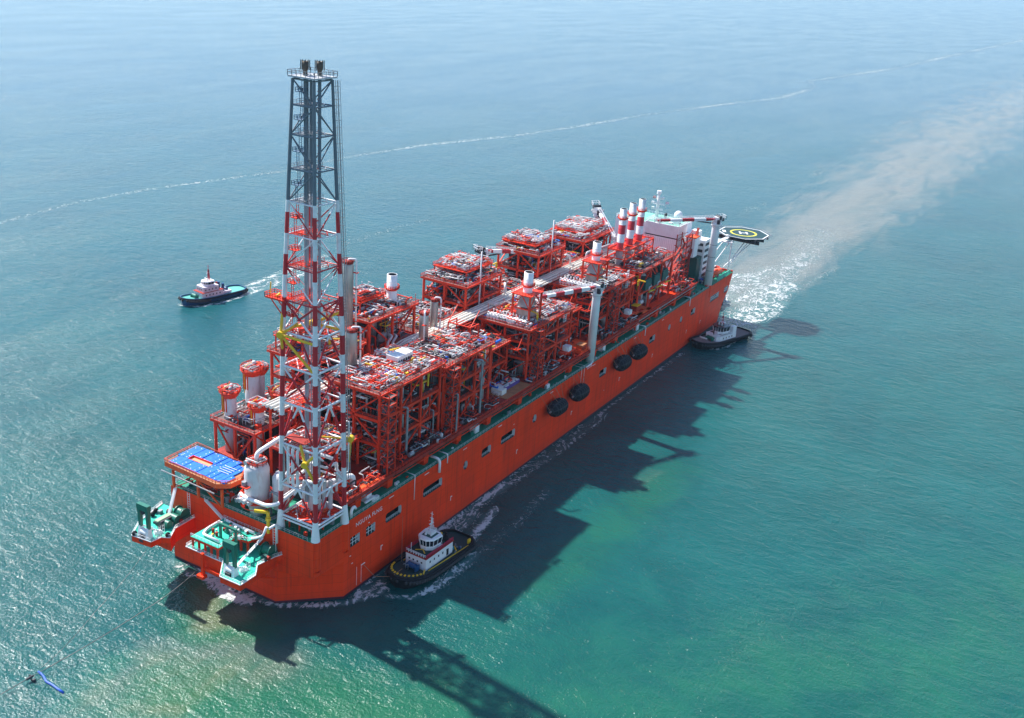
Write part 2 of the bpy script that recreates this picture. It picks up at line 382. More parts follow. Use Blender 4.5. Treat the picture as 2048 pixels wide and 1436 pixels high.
def winch(x, y, z, parent, ry=1):
    m = MB(); m.cyl((x,y-1.5,z+1.9),(x,y+1.5,z+1.9),1.6,18,0)
    for s in (-1.6,1.6): m.cyl((x,y+s-.12,z+1.9),(x,y+s+.12,z+1.9),2.1,20,0)
    m.box(x-1.8,x+1.8,y-2.2,y-1.8,z,z+1.4,0); m.box(x-1.8,x+1.8,y+1.8,y+2.2,z,z+1.4,0); m.box(x-3.6,x-1.2,y-2,y,z,z+1.5,1); m.cyl((x-2.4,y-2.6,z+.9),(x-2.4,y-1.6,z+.9),.7,10,2)
    m.cyl((x,y+1.72,z+1.9),(x,y+1.8,z+1.9),1.0,14,2)
    w = m.build('mooring_winch', [DGRN,MGRN,REDD], parent); return w
winch(-2.8, 52.6, PZ, pl); winch(-2.6, 15.6, PZ, pr)
m = MB(); m.box(-12,-6.2,53.2,54.8,PZ+2.6,PZ+2.8,1); m.box(-11.6,-6.6,52.4,54,PZ,PZ+2.6,0); 
for i in range(10):
    x = random.uniform(-12,-3); y = random.uniform(50,60); s = random.uniform(.5,1.3); m.box(x,x+s*1.4,y,y+s,PZ,PZ+s, random.choice([0,0,2,3]))
m.cyl((-3.6,58,PZ),(-3.6,58,PZ+1.2),.6,10,0); m.build('platform_machinery', [DARK,mat('pale_green_plate',(.33,.48,.28),.6),GREY,REDD], pl)
for x, y in ((-7.6,60.6),(-5.4,61.6),(-13.4,47.4),(-18.9,56.0)):
    ty = MB(); ty.cyl((x,y-.3,PZ+.8),(x,y+.3,PZ+.8),.85,14); ty.build('rubber_fender', RUB, pl)
# upper gallery on the near platform
g = MB(); GZ = 23.6
gal = [(-13.9,37.6),(-13.6,25.6),(-6.6,26.4),(-5.8,20.6),(1,19),(0,41.8)]; gal.reverse()
gal = [(0,36.6),(0,20.4),(-5.6,20.8),(-6.4,25.6),(-13.9,25.2),(-14.0,36.8)]
gal.reverse()
g.prism(gal, GZ-.9, GZ, 0, 1)
G = g.build('upper_gallery', [RED,MINT], pr)
gm = MB(); gm.rail([(x*.985,y,GZ) for x,y in gal], 1.1, 1.5, .045); gm.build('gallery_railing', WHITE, G)
for y in (26.0,28.6,31.2,33.8,36.4): gm = MB(); gm.box(-13.7,-13.1,y-.25,y+.25,PZ,GZ-.9); gm.build('gallery_post', RED, G)
for y in (21.2,24): gm = MB(); gm.box(-5.9,-5.3,y-.3,y+.3,PZ,GZ-.9); gm.build('gallery_post', RED, G)
gm = MB()
gm.pipe([(-3,35.4,GZ+.7),(-8.5,35.2,GZ+.7),(-11.5,34,GZ+.7),(-11.8,27,GZ+.7)], .45, 8, 0)
gm.pipe([(-1.5,34,GZ+.8),(-1.8,30,GZ+.8),(-2,22,GZ+.8)], .45, 8, 0)
gm.pipe([(-5,14,D+3.2),(-5.4,15,D),(-5.6,17.5,GZ+2.4),(-5,20,GZ+1)], .4, 8, 0)
for i in range(34):
    x = random.uniform(-11,-1); y = random.uniform(26.5,35.5) if x < -6.5 else random.uniform(22,35.5); s = random.uniform(.35,.8)
    if random.random() < .5: gm.cyl((x,y,GZ),(x,y,GZ+s*2),s*.6,8,random.choice([0,0,1,2]))
    else: gm.box(x,x+s*1.8,y,y+s,GZ,GZ+s*1.3,random.choice([0,0,1,2,3]))
gm.build('gallery_machinery', [WHITE,DGRN,REDD,YEL], G)
# green portal on the gallery
gm = MB(); gm.box(-9.4,-8.8,28.6,29.3,GZ,28.2); gm.box(-9.4,-8.8,22.2,22.9,PZ,28.2); gm.box(-9.5,-8.7,22.2,29.3,28.2,28.9); gm.beam((-9,22.6,28.4),(-4,23,GZ),.35); gm.beam((-9,29,28.4),(-4,30,GZ),.35); 
gm.build('portal_frame', DGRN, G)
# stairs and walkways
sg = MB()
sg.beam((-5.8,55.6,PZ+.2),(-.3,57.5,D+.2),1.1,.25); sg.rail([(-5.8,55.1,PZ+.2),(-.3,57.0,D+.2)],1,1.2,.05); sg.beam((-.6,36.4,GZ),(-.6,43.8,D+.3),1.1,.25); sg.rail([(-1.1,36.4,GZ),(-1.1,43.8,D+.3)],1,1.2,.05); sg.ladder((-1.4,14.2,PZ),(-1.4,14.2,D+1),1.0,0,(0,1,0))
sg.ladder((-1,51,PZ),(-1,51,D+.6),1.0,0,(0,1,0)); sg.beam((-14,18,PZ+.8),(-2,18.6,PZ+4.6),.8,.25)
sg.rail([(-14,17.6,PZ+.9),(-2,18.2,PZ+4.7)],1,1.5,.05); sg.build('stairway', WHITE, pr)
sg = MB(); sg.box(-15.4,-14.5,30.5,31.4,12.4,PZ+1); sg.box(-16.2,-14.2,30,32.6,11.6,12.6); sg.box(-14.9,-14.3,20,31,14.2,15.2); sg.build('towing_bracket', HULL, pr)
wz_ = MB(); wz_.cyl((-6,50.8,PZ+1.5),(-6,53.6,PZ+1.5),1.5,16,0); wz_.cyl((-9.5,50.8,PZ+1.3),(-9.5,52.6,PZ+1.3),1.3,16,0); wz_.box(-4,-2,52.6,55.5,PZ,PZ+1.6,0); wz_.build('chain_windlass', DGRN, pl)
for p_, q_ in (((0,15,9.5),(-8,15.4,14.4)),((0,37,9.5),(-9,37,14.4))): kn = MB(); kn.beam(p_,q_,.6); kn.build('platform_bracket', HULL, pr)
# yellow davits (small cranes)
def davit(x, y, z, hgt, L, ang, parent, r=.45):
    m = MB(); m.cyl((x,y,z),(x,y,z+hgt),r,10); e = V((math.cos(R(ang)),math.sin(R(ang)),0))*L
    m.beam((x,y,z+hgt),V((x,y,z+hgt+.3))+e,r*1.2,r*1.5); m.cyl((x,y,z+hgt*.62),(x,y,z+hgt*.75),r*1.5,10)
    return m.build('davit_crane', YEL, parent)
davit(-1.4, 16.6, D-1.5, 7.2, 4.2, 120, ship, .55)

# ---- flare tower
CX, CY = 8.5, 7.4
def half(z):
    return 6.9+(5.95-6.9)*(z-28)/(91-28) if z < 91 else 5.95+(3.65-5.95)*(z-91)/(163-91)
def corner(i, z):
    s = ((-1,-1),(1,-1),(1,1),(-1,1))[i]; k = half(z); return V((CX+s[0]*k, CY+s[1]*k, z))
LV = [32.3,42.8,56.6,69.9,81.4,91.8,101.3,111.3,120.5,129.7,138.7,147.9,155.7,162.4]
tm = MB()
for i in range(4):
    tm.lathe(*corner(i,28)[:2], [(1.42,D),(.78,34.2)], 16, 0, cap=False)
for i in range(4): tm.cyl(corner(i,31.2),corner((i+1)%4,31.2),.3,8)
tw = tm.build('flare_tower', WHITE, ship)
def lr(z): return .76 if z < 90 else .74+(.40-.74)*(z-90)/73
for i in range(4):
    m = MB()
    zs = [33]+LV[1:]
    for a, b in zip(zs, zs[1:]): m.cyl(corner(i,a), corner(i,b), lr(a), 12, 0, r2=lr(b), cap=False)
    m.build('leg', TOWER, tw)
for k, z in enumerate(LV):
    m = MB(); r = .34 if z < 95 else .22
    for i in range(4):
        a, b = corner(i,z), corner((i+1)%4,z); m.cyl(a,b,r,8,0,cap=False)
    if k in (0,2,4,5): 
        mids = [(corner(i,z)+corner((i+1)%4,z))/2 for i in range(4)]
        for i in range(4): m.cyl(mids[i], mids[(i+1)%4], r*.6, 6, 0, cap=False)
    if k < len(LV)-1:
        z2 = LV[k+1]
        for i in range(4):
            a, b, c, d = corner(i,z), corner((i+1)%4,z), corner(i,z2), corner((i+1)%4,z2)
            if k in (0,2,4):
                mid = (c+d)/2; m.cyl(a,mid,r*.9,8,0,cap=False); m.cyl(b,mid,r*.9,8,0,cap=False)
            elif k in (1,3,5):
                m.cyl(a,d,r*.9,8,0,cap=False); m.cyl(b,c,r*.9,8,0,cap=False)
            elif (k % 2 == 0) ^ (i % 2 == 1): m.cyl(a,d,r*.85,8,0,cap=False)
            else: m.cyl(b,c,r*.85,8,0,cap=False)
    m.build('bracing', TOWER, tw)
RISER = banded('riser_paint', [(0,(.33,.35,.39)),(129.6,(.13,.165,.205))], 170)
for dx, dy, r in ((-1.5,1.2,.47),(1.3,-1.3,.47),(.2,1.8,.22),(1.6,.9,.22),(-.3,.3,.18)):
    m = MB(); m.cyl((CX+dx,CY+dy,36),(CX+dx,CY+dy,163.6),r,14,0); m.build('riser', RISER, tw)
for dx, dy in ((-1.5,1.2),(1.3,-1.3)):
    m = MB(); m.lathe(CX+dx,CY+dy,[(.6,163),(.6,164.6),(.95,165.4),(.95,167.0),(.8,167.0),(.7,166)],14,0,cap=False)
    for k in range(10):
        t = k*.628; m.beam((CX+dx+1.25*math.cos(t),CY+dy+1.25*math.sin(t),164.8),(CX+dx+1.2*math.cos(t),CY+dy+1.2*math.sin(t),167.3),.14)
    m.build('flare_tip', mat('burnt_steel',(.10,.085,.07),.5,.6), tw)
m = MB(); kx = 4.6; m.box(CX-kx,CX+kx,CY-kx,CY+kx,162.9,163.3,0); m.build('top_platform', mat('platform_grey',(.42,.43,.45),.5), tw)
m = MB(); m.rail([(CX-kx,CY-kx,163.3),(CX+kx,CY-kx,163.3),(CX+kx,CY+kx,163.3),(CX-kx,CY+kx,163.3)],1.4,1.5,.06,closed=True); m.build('platform_railing', GREY, tw)
for k, z in enumerate(LV[2:-1]):
    kx = half(z)-.3; m = MB(); hi = z > 125
    # grating around the risers with an opening
    for e in range(int(kx*2/.9)): m.beam((CX-kx+.5+e*.9,CY+(.8 if e % 3 else -kx),z+.14),(CX-kx+.5+e*.9,CY+kx,z+.14),.2,.12)
    for e in range(3): m.beam((CX-kx,CY+.8+e*kx/3,z+.1),(CX+kx,CY+.8+e*kx/3,z+.1),.16)
    m.box(CX-2.4,CX-.4,CY+1.6,CY+3.4,z+.1,z+.24); m.beam((CX+kx*.4,CY-kx*.8,z+.1),(CX+kx,CY-kx*.2,z+.1),.3)
    m.rail([(CX-kx,CY+kx,z+.2),(CX+kx,CY+kx,z+.2),(CX+kx,CY,z+.2)],1.1,1.4,.05); m.rail([(CX-kx,CY+.8,z+.2),(CX-1,CY+.8,z+.2)],1.1,1.4,.05)
    for e in range(5): m.beam((CX-kx+e*kx/2,CY-kx*.6,z),(CX-kx+e*kx/2,CY+kx,z),.14)
    m.build('grating_platform', GREY if hi else RED, tw)
    zm = (z+LV[k+3])/2; m = MB()
    if z > 88:
        m.box(CX-kx+.4,CX-kx+2.6,CY+kx-2.9,CY+kx-.4,zm,zm+.15); m.rail([(CX-kx+.4,CY+kx-2.9,zm),(CX-kx+.4,CY+kx-.4,zm),(CX-kx+2.6,CY+kx-.4,zm),(CX-kx+2.6,CY+kx-2.9,zm)],1.2,1,.06,closed=True)
        m.ladder((CX-kx+1.2,CY+kx-1.5,z),(CX-kx+1.2,CY+kx-1.5,zm),.9); m.ladder((CX-kx+2.2,CY+kx-1.5,zm),(CX-kx+2.2,CY+kx-1.5,LV[k+3]),.9)
        m.build('landing', BSTEEL if hi else RED, tw)
m = MB(); 
for za, zb in zip(LV[1:], LV[2:]):
    a = corner(1,za)+V((1.0,-.6,0)); b = corner(1,zb)+V((1.0,-.6,0)); m.ladder(a,b,1.0); 
    for t in (0,.25,.5,.75): p = a.lerp(b,t); m.beam(p, p+V((-.9,.5,0)), .14); m.beam(p+V((.6,0,0)), p+V((.6,-.6,0)),.1)
    m.beam(a+V((.6,-.6,0)), b+V((.6,-.6,0)), .1); m.beam(a+V((-.5,-.6,0)), b+V((-.5,-.6,0)), .1)
m.build('caged_ladder', GREY, tw)
m = MB()
for z in range(36,162,2):
    p = corner(0,z); m.beam(p+V((.5,-.6,0)),p+V((1.1,-.4,0)),.13,None,0)
m.build('step_bolt', REDD, tw)
# red maintenance balcony at z~101
m = MB(); z = 101.3; k = half(z)
m.box(CX-k-1.2,CX-k+2.8,CY+k-.5,CY+k+6.2,z-.3,z+.1); m.rail([(CX-k-1.2,CY+k-.5,z),(CX-k-1.2,CY+k+6.2,z),(CX-k+2.8,CY+k+6.2,z),(CX-k+2.8,CY+k,z)],1.3,1,.07)
m.beam((CX-k,CY+k+5.4,z-.3),(CX-k,CY+k,z-5.5),.25); m.beam((CX-k+2,CY+k+5.4,z-.3),(CX-k+2,CY+k,z-5.5),.25); m.build('balcony', RED, tw)
m = MB(); m.beam((CX-k-.8,CY+k+4.6,z),(CX-k-.8,CY+k+4.2,z+4.6),.25); m.cyl((CX-k,CY+k+3,z+.3),(CX-k+1.6,CY+k+3,z+.8),.4,8); m.build('davit_crane', YEL, tw)
# yellow lifting nodes
def node(c, arms, r=.42):
    m = MB(); c = V(c); m.cyl(c+V((-.8,-.3,0)),c+V((.8,.3,0)),1.0,14)
    for e in arms: m.cyl(c, e, r, 10)
    m.build('lifting_bracket', YEL, tw)
kz = half(89); X0, Y0 = CX-kz, CY-kz; YL = CY+kz
node((X0-1.8,YL-.8,91.6), [(X0,YL,97.5),(X0,YL,85.6),(X0,Y0+.3,90.5),(X0+.2,Y0+.6,81.5),(X0+3,YL-3,94)])
node((X0+9,Y0+9,92.5), [(CX+kz,Y0,91.8),(CX+kz,Y0+1,97),(X0+2,Y0+9,93.5)])
kz = half(55)
node((CX-kz-1.8,CY-kz+2.4,53.2), [(CX-kz,CY-kz,56.3),(CX-kz,CY-kz+5.6,57.8),(CX-kz,CY-kz+.2,47.0)],.45)
node((CX+kz+2.2,CY-kz-1,56.2), [(CX+kz,CY-kz,57.5),(CX+kz,CY-kz+1,54.6),(CX+kz+1.8,CY-kz-.8,48.5),(CX+kz-6,CY-kz+6,58)],.3)
# vertical white loops in the tower foot
m = MB()
for i in range(4):
    y = 13.4-i*1.55; x = 2.2+i*.3; c = 1 if i == 0 else 0
    m.pipe([(x+6.5,y-.3,57.4-i*.5),(x,y,56.8-i*.5),(x,y,43.8-i*.9),(x+7.5,y-.6,46.0-i*.7)], .48, 10, c, bend=1.6)
m.pipe([(13,3,50),(13,9,50),(13,9,36)],.6,10,0); m.pipe([(12,5,44),(6,5,44),(6,9,44),(6,9,35)],.5,10,0); m.pipe([(10,12,48),(10,3.4,48),(15,3.4,48),(15,3.4,38)],.4,8,0)
m.pipe([(16.6,3,62),(16.6,.2,62),(16.6,.2,45),(14,3,45)],.22,8,0); m.pipe([(15.6,3,60.5),(15.6,1.2,60.5),(15.6,1.2,47)],.2,8,0)
m.build('header_pipe', [WHITE,GREY], tw)
m = MB()
m.lathe(9.4,7.6,[(.5,31),(2.1,33.5),(2.1,40.5),(1.5,41.6)],16,0); m.lathe(6.5,18.5,[(2.6,31),(2.6,41.5),(1.6,43)],18,0); 
for y,x in ((6,12.2),(4.5,13.4),(9.4,13),(11,12)): m.cyl((x,y,30),(x,y,42),.7,10,0)
m.build('drum', VESS, tw)
m = MB(); m.box(2.6,14.2,1.4,13.3,31.9,32.15,0)
for k in range(7): m.beam((2.6+k*1.9,1.4,32.3),(2.6+k*1.9,13.3,32.3),.25,None,0)
for i in range(70):
    x = random.uniform(2.8,13); y = random.uniform(1.8,12); s = random.uniform(.25,.8)
    m.pipe([(x,y,32.2),(x,y,32.2+s*2),(x+random.uniform(-2,2),y,32.2+s*2)],.13,5,random.choice([0,0,1,2,3]))
for x in (3,8,13):
    for y in (3,8,12): m.beam((x,y,D),(x,y,31.9),.4,None,0)
m.box(9,11.5,3.4,4.6,33,33.3,4); m.build('skid_deck', [RED,WHITE,GREY,REDD,ORG], tw)
m = MB(); m.beam((2,14,44),(13,2,44.2),1.6,.15); m.rail([(2,14,44.2),(13,2,44.4)],1,1.4,.05); m.build('grating_walkway', REDD, tw)
m = MB(); m.box(2.2,6,5,13,58.2,58.4); m.rail([(2.2,5,58.4),(6,5,58.4),(6,13,58.4)],1,1.4,.05); m.build('grating_platform', REDD, tw)

# ---- process modules
PIPEW = mat('pipe_white', (.58,.57,.57), .5, spec=.3, var=.15, dirt=.3, dcol=(.3,.2,.16))
MATS = [RED, GRATE, PIPEW, GREY, DARK, SILV, BLUE, YEL, REDD, VESS, TAN]
def clutter(mb, x0, x1, y0, y1, z, n, rng, hmax=3.2, white=.5, rmax=.34):
    for i in range(n):
        r = rng.random(); c = 2 if r < white else (0 if r < white+.26 else (3 if r < white+.38 else (4 if r < .95 else (6 if r < .965 else (7 if r < .98 else 8)))))
        k = rng.random()
        x = rng.uniform(x0+.8,x1-.8); y = rng.uniform(y0+.8,y1-.8)
        if k < .62:
            rad = rng.uniform(.1,rmax); h = z+rng.uniform(.4,hmax); pts = [(x,y,z+.1),(x,y,h)]; ax = rng.random() < .6
            for q_ in range(rng.randint(1,4)):
                d = rng.uniform(1.2,6)*(1 if rng.random() < .5 else -1)
                px, py, pz = pts[-1]
                if ax: px = min(max(px+d,x0+.4),x1-.4)
                else: py = min(max(py+d,y0+.4),y1-.4)
                pts.append((px,py,pz)); ax = not ax
                if rng.random() < .25: pts.append((px,py,max(z+.3,pz+rng.uniform(-1.2,1.0))))
            pts = [p for i_, p in enumerate(pts) if i_ == 0 or (V(p)-V(pts[i_-1])).length > .3]
            mb.pipe(pts, rad, 5, c, bend=rad*2)
        elif k < .80:
            s = rng.uniform(.3,1.0); mb.box(x-s,x+s*rng.uniform(.5,1.6),y-s*.6,y+s*.6,z,z+s*rng.uniform(.6,1.8),c)
        elif k < .93:
            s = rng.uniform(.25,.7); mb.lathe(x,y,[(s,z),(s,z+s*3),(s*.5,z+s*3.4)],8,c)
        else:
            L = rng.uniform(1.5,4); s = rng.uniform(.4,.8); mb.cyl((x-L/2,y,z+s+.3),(x+L/2,y,z+s+.3),s,10,c if c != 4 else 3)
def stairs(x, y, z0, z1, parent, wx=4.2, wy=3.6):
    m = MB()
    for a in (x,x+wx):
        for b in (y,y+wy): m.beam((a,b,z0),(a,b,z1+1.2),.3)
    z = z0; k = 0
    while z < z1-.5:
        zt = min(z+3.1,z1)
        for b in (y,y+wy):
            m.beam((x,b,zt),(x+wx,b,zt),.22); m.beam((x,b,z),(x+wx,b,zt) if k % 2 else (x+wx,b,z),.16) if k % 2 else m.beam((x+wx,b,z),(x,b,zt),.16)
        for a in (x,x+wx):
            m.beam((a,y,zt),(a,y+wy,zt),.22); m.beam((a,y if k % 2 else y+wy,z),(a,y+wy if k % 2 else y,zt),.16)
        m.box(x,x+wx,y,y+wy*.35,zt-.1,zt,1)
        m.beam((x+(0 if k%2 else wx),y+wy*.7,z),(x+(wx if k%2 else 0),y+wy*.7,zt),1.0,.2,1)
        z = zt; k += 1
    m.build('stair_tower', [RED,GRATE], parent)
def module(x0, x1, y0, y1, zt, levels, nx, ny, seed, label=None, z0=B, dens=1.0, white=.5, stair=None, lattice=True, name='process_module', deckm=None, topn=1.0):
    rng = random.Random(seed); f = MB()
    X = [x0+(x1-x0)*i/nx for i in range(nx+1)]; Y = [y0+(y1-y0)*i/ny for i in range(ny+1)]
    Z = [z0]+levels+[zt]
    for x in X:
        for y in Y:
            if x in (X[0],X[-1]) or y in (Y[0],Y[-1]): f.cyl((x,y,z0),(x,y,zt),.55,8) if (x in (X[0],X[-1]) and y in (Y[0],Y[-1])) else f.beam((x,y,z0),(x,y,zt),.8)
    for z in Z[1:]:
        hh = 1.3 if z == zt else 1.0
        for y in Y: f.beam((x0-.4,y,z-hh/2-.02*(y==Y[0])),(x1+.4,y,z-hh/2-.02*(y==Y[0])),.6,hh)
        for x in X: f.beam((x,y0-.38,z-hh/2-.06),(x,y1+.38,z-hh/2-.06),.58,hh)
        for i in range(nx*3): xx = x0+(x1-x0)*(i+.5)/(nx*3); f.beam((xx,y0,z-.45),(xx,y1,z-.45),.25,.5)
    for a, b in zip(Z, Z[1:]):
        for i in range(nx):
            for y in (Y[0],Y[-1]):
                if rng.random() < .85:
                    if (i+Z.index(a)) % 2: f.beam((X[i],y,a),(X[i+1],y,b-1),.5)
                    else: f.beam((X[i+1],y,a),(X[i],y,b-1),.5)
                    if lattice and rng.random() < .4: f.beam(((X[i]+X[i+1])/2,y,a),((X[i]+X[i+1])/2,y,b-1),.35)
        for i in range(ny):
            for x in (X[0],X[-1]):
                if rng.random() < .95:
                    if (i+Z.index(a)) % 2: f.beam((x,Y[i],a),(x,Y[i+1],b-1),.5)
                    else: f.beam((x,Y[i+1],a),(x,Y[i],b-1),.5)
    # brackets carrying the top deck overhang
    M = f.build(name, RED, ship)
    if label: M['label'] = label
    for z in levels:
        d = MB(); d.box(x0+.3,x1-.3,y0+.3,y1-.3,z-.12,z); d.rail([(x0,y1,z),(x0,y0,z),(x1,y0,z),(x1,y1,z)],1.1,2.4,.05,1,closed=True); d.build('mid_deck', [GRATE,RED], M)
    ov = 1.1; d = MB(); d.box(x0-ov,x1+ov,y0-ov,y1+ov,zt-.15,zt,0)
    d.beam((x0-ov,y0-ov,zt-.35),(x1+ov,y0-ov,zt-.35),.35,.8,1); d.beam((x0-ov,y0-ov+.2,zt-.35),(x0-ov,y1+ov,zt-.35),.33,.78,1); d.beam((x1+ov,y0-ov+.2,zt-.35),(x1+ov,y1+ov,zt-.35),.33,.78,1)
    t = d.build('top_deck', [deckm or GRATE,RED], M)
    r = MB(); r.rail([(x0-ov,y0-ov,zt),(x1+ov,y0-ov,zt),(x1+ov,y1+ov,zt),(x0-ov,y1+ov,zt)],1.2,1.6,.055,closed=True)
    for i in range(int((x1-x0)/3)):
        x = rng.uniform(x0,x1); y = rng.choice([y0-ov,y1+ov,rng.uniform(y0,y1)]); r.beam((x,y,zt),(x,y,zt+rng.uniform(2,4.5)),.14)
    r.build('railing', RED, M)
    p = MB(); A = (x1-x0)*(y1-y0)
    clutter(p, x0, x1, y0, y1, zt, int(A*.42*dens*topn), rng, 2.6, white-.08, .25)
    p.build('top_pipework', MATS, M)
    p = MB()
    for k, z in enumerate(Z[:-1]):
        hm = Z[k+1]-z-1.5
        clutter(p, x0, x1, y0+.2, min(y0+9,y1), z, int((x1-x0)*1.9*dens), rng, hm, .22, .4)
        clutter(p, x0+.2, min(x0+7,x1), y0, y1, z, int((y1-y0)*1.5*dens), rng, hm, .22, .4)
        for i in range(int((x1-x0)/7)):
            x = rng.uniform(x0+2,x1-4); y = rng.uniform(y0+3,y0+8); s = rng.uniform(1,1.8)
            if rng.random() < .4: p.lathe(x,y,[(s,z),(s,z+hm*.8),(s*.4,z+hm)],12,rng.choice([5,3,9,4]))
            else: p.cyl((x,y,z+s+.4),(x+rng.uniform(3,6),y,z+s+.4),s,12,rng.choice([4,3,8,9,4]))
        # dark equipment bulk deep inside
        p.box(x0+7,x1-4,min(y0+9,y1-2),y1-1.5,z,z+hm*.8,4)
    p.build('inner_equipment', MATS, M)
    if stair: stairs(stair[0],stair[1],z0,zt,M)
    return M

# topside deck slabs (pallets) along the ship
td = MB()
for a, b in ((17,43),(43.3,73),(73.3,112),(112.3,137),(137.3,180),(180.3,203),(203.3,242),(242.3,300),(300.3,322)):
    ya = 1.6 if a < 240 else 3.2
    td.box(a,b,ya,58.4,B-.5,B); td.beam((a,ya-.15,B-.55),(b,ya-.15,B-.55),.3,1.3)
T = td.build('topside_deck', REDD, ship)
m = MB(); m.hexa([(0,0,D+.05),(2.6,0,D+.05),(2.6,3.4,D+.05),(0,3.4,D+.05),(-.4,-.3,B-.5),(3.0,-.3,B-.5),(3.0,3.8,B-.5),(-.4,3.8,B-.5)])
st0 = m.build('support_stool', HULL, T, loc=(24,3.0,0))
for x, y in [(x_,3.0) for x_ in (41,62,83,104,128,150,172,196,219,243,268,292,314)]+[(x_,54) for x_ in range(20,320,40)]+[(x_,30) for x_ in range(20,320,50)]:
    o_ = st0.copy(); COL.objects.link(o_); o_.parent = T; o_.location = (x,y,0)
m = MB(); m.box(17.5,320,7.5,52,D+.1,B-.6); m.build('deck_gear_and_shade_fill', DARK, T)  # solid dark block standing in for the shade under the topside deck
m = MB(); m.rail([(17,1.5,B),(322,1.5,B)],1.1,1.8,.05); m.rail([(17,1.5,B),(17,30,B)],1.1,1.8,.05)
for x in np.arange(18,320,2.2): m.beam((x,1.45,B-1.2),(x,1.45,B),.12)
m.build('walkway_railing', RED, T)
m = MB()
for i,(y,zq,r,c) in enumerate(((2.6,-1.6,.28,1),(3.2,-1.3,.2,0),(3.7,-2,.3,2),(1.9,-2.5,.16,0))): m.pipe([(20,y,B+zq),(320,y,B+zq)],r,6,c)
m.build('deck_edge_pipe', [RED,GREY,REDD], T)
# big elbow pipe by the tower and round pad
m = MB(); m.lathe(24.5,8,[(4.6,B+.03),(4.6,B+.35)],28,1); m.pipe([(16.4,9,B+4.2),(23,7,B+4.4),(26,5.8,B+4.4),(26,5.8,B+.4)],.95,12,0); m.pipe([(20,8.3,B+5),(20.3,8.2,B+7.6),(20.8,8,B+9.4)],.4,8,0); m.build('relief_pipe', [WHITE,HULL], T)
m = MB(); m.box(27,36,2.4,5.2,B+.02,B+.1); m.build('fresh_paint_patch', ORG, T)

M1 = module(41,76,7.0,28,61.0,[42.5,51.5],3,2,11,'square module by the flare tower, top packed with white pipes',stair=(39.5,2.2),dens=1.25,white=.62)
M2 = module(78.5,110,7.0,27,58.8,[42,50],3,2,12,'module with silver columns and cantilever frames amidships',stair=(78.2,2.6),dens=.75,white=.45)
M3 = module(139.5,177,6.8,29,55.8,[43,50],3,2,13,'turbine module behind the long white crane boom tip',stair=(141.5,2.4),dens=.8,white=.5)
M4 = module(203,240,6.8,29,55.8,[43,50],3,2,14,'turbine module beside the tall white crane pillar',stair=(214,2.4),dens=.8,white=.5)
M5 = module(250,292,6.8,26,55.2,[43.6],3,2,15,'open module with green generators below three striped stacks',dens=.34,white=.4,lattice=False)
F0 = module(17.5,42,39.5,57,46.2,[],2,2,16,'low module with four white vessels with red collars',dens=.55,white=.5)
F1 = module(76,104,38.5,58,69.0,[44,56],2,2,17,'module with a single white stack behind the flare tower',dens=.8,white=.45)
F1b = module(46,72,38.5,58,62.0,[44,53],2,2,18,dens=.7,white=.4)
F2 = module(140,168,38,59,67.0,[43,51,59],2,2,19,'tall block module on the far side, topmost deck full of small valves',dens=1.1,white=.45)
F3 = module(201,224,37.5,59,67.6,[43,51,59],2,2,20,'tall block module behind the far-side crane boom',dens=1.2,white=.42)
F4 = module(249,281,38.5,59,64.6,[44,54],2,2,21,'far-side module with blue and white valves crowding its roof',dens=1.3,white=.6)
F12 = module(107,137,39,58,56,[44],2,2,22,dens=.8,white=.4)
F23 = module(171,198,38.5,58,53,[43],2,2,23,dens=.8,white=.45)
F34 = module(227,247,38.5,58,57,[45],2,2,24,dens=.8,white=.45)
C12 = module(18,40,15,33,44,[],2,1,25,dens=.6,white=.5)

module(112.5,137,15,28.5,50,[42],2,1,41,dens=.7,white=.35)
module(179.5,200.5,14.5,28.5,48,[41],2,1,42,dens=.7,white=.35)
module(241.5,248.5,9,28,50,[42],1,2,43,dens=.7,white=.35)
# extras of the modules
def raised(x0,x1,y0,y1,z0,z1,M,seed,white=.5,name='raised_platform',n=.8):
    rng = random.Random(seed); m = MB()
    for x in (x0,x1):
        for y in (y0,y1): m.beam((x,y,z0),(x,y,z1),.4,None,0)
    for x in (x0,x1): m.beam((x,y0,z0),(x,y1,z1-.4),.25,None,0)
    m.beam((x0,y0,z0),(x1,y0,z1-.4),.25,None,0)
    m.box(x0-.6,x1+.6,y0-.6,y1+.6,z1-.4,z1,0); m.rail([(x0-.6,y0-.6,z1),(x1+.6,y0-.6,z1),(x1+.6,y1+.6,z1),(x0-.6,y1+.6,z1)],1.1,1.5,.05,0,closed=True)
    clutter(m,x0,x1,y0,y1,z1,int((x1-x0)*(y1-y0)*n),rng,2.4,white,.25); return m.build(name,MATS,M)
raised(80,94,46,56,69,73.5,F1,31,.4); raised(46,60,44,56,62,68,F1b,32)
raised(146,166,42,58,67,71,F2,33,.45); raised(203,222,41,58,67.6,71,F3,34); raised(254,279,42,58,64.6,67,F4,35,.7,n=1.4)
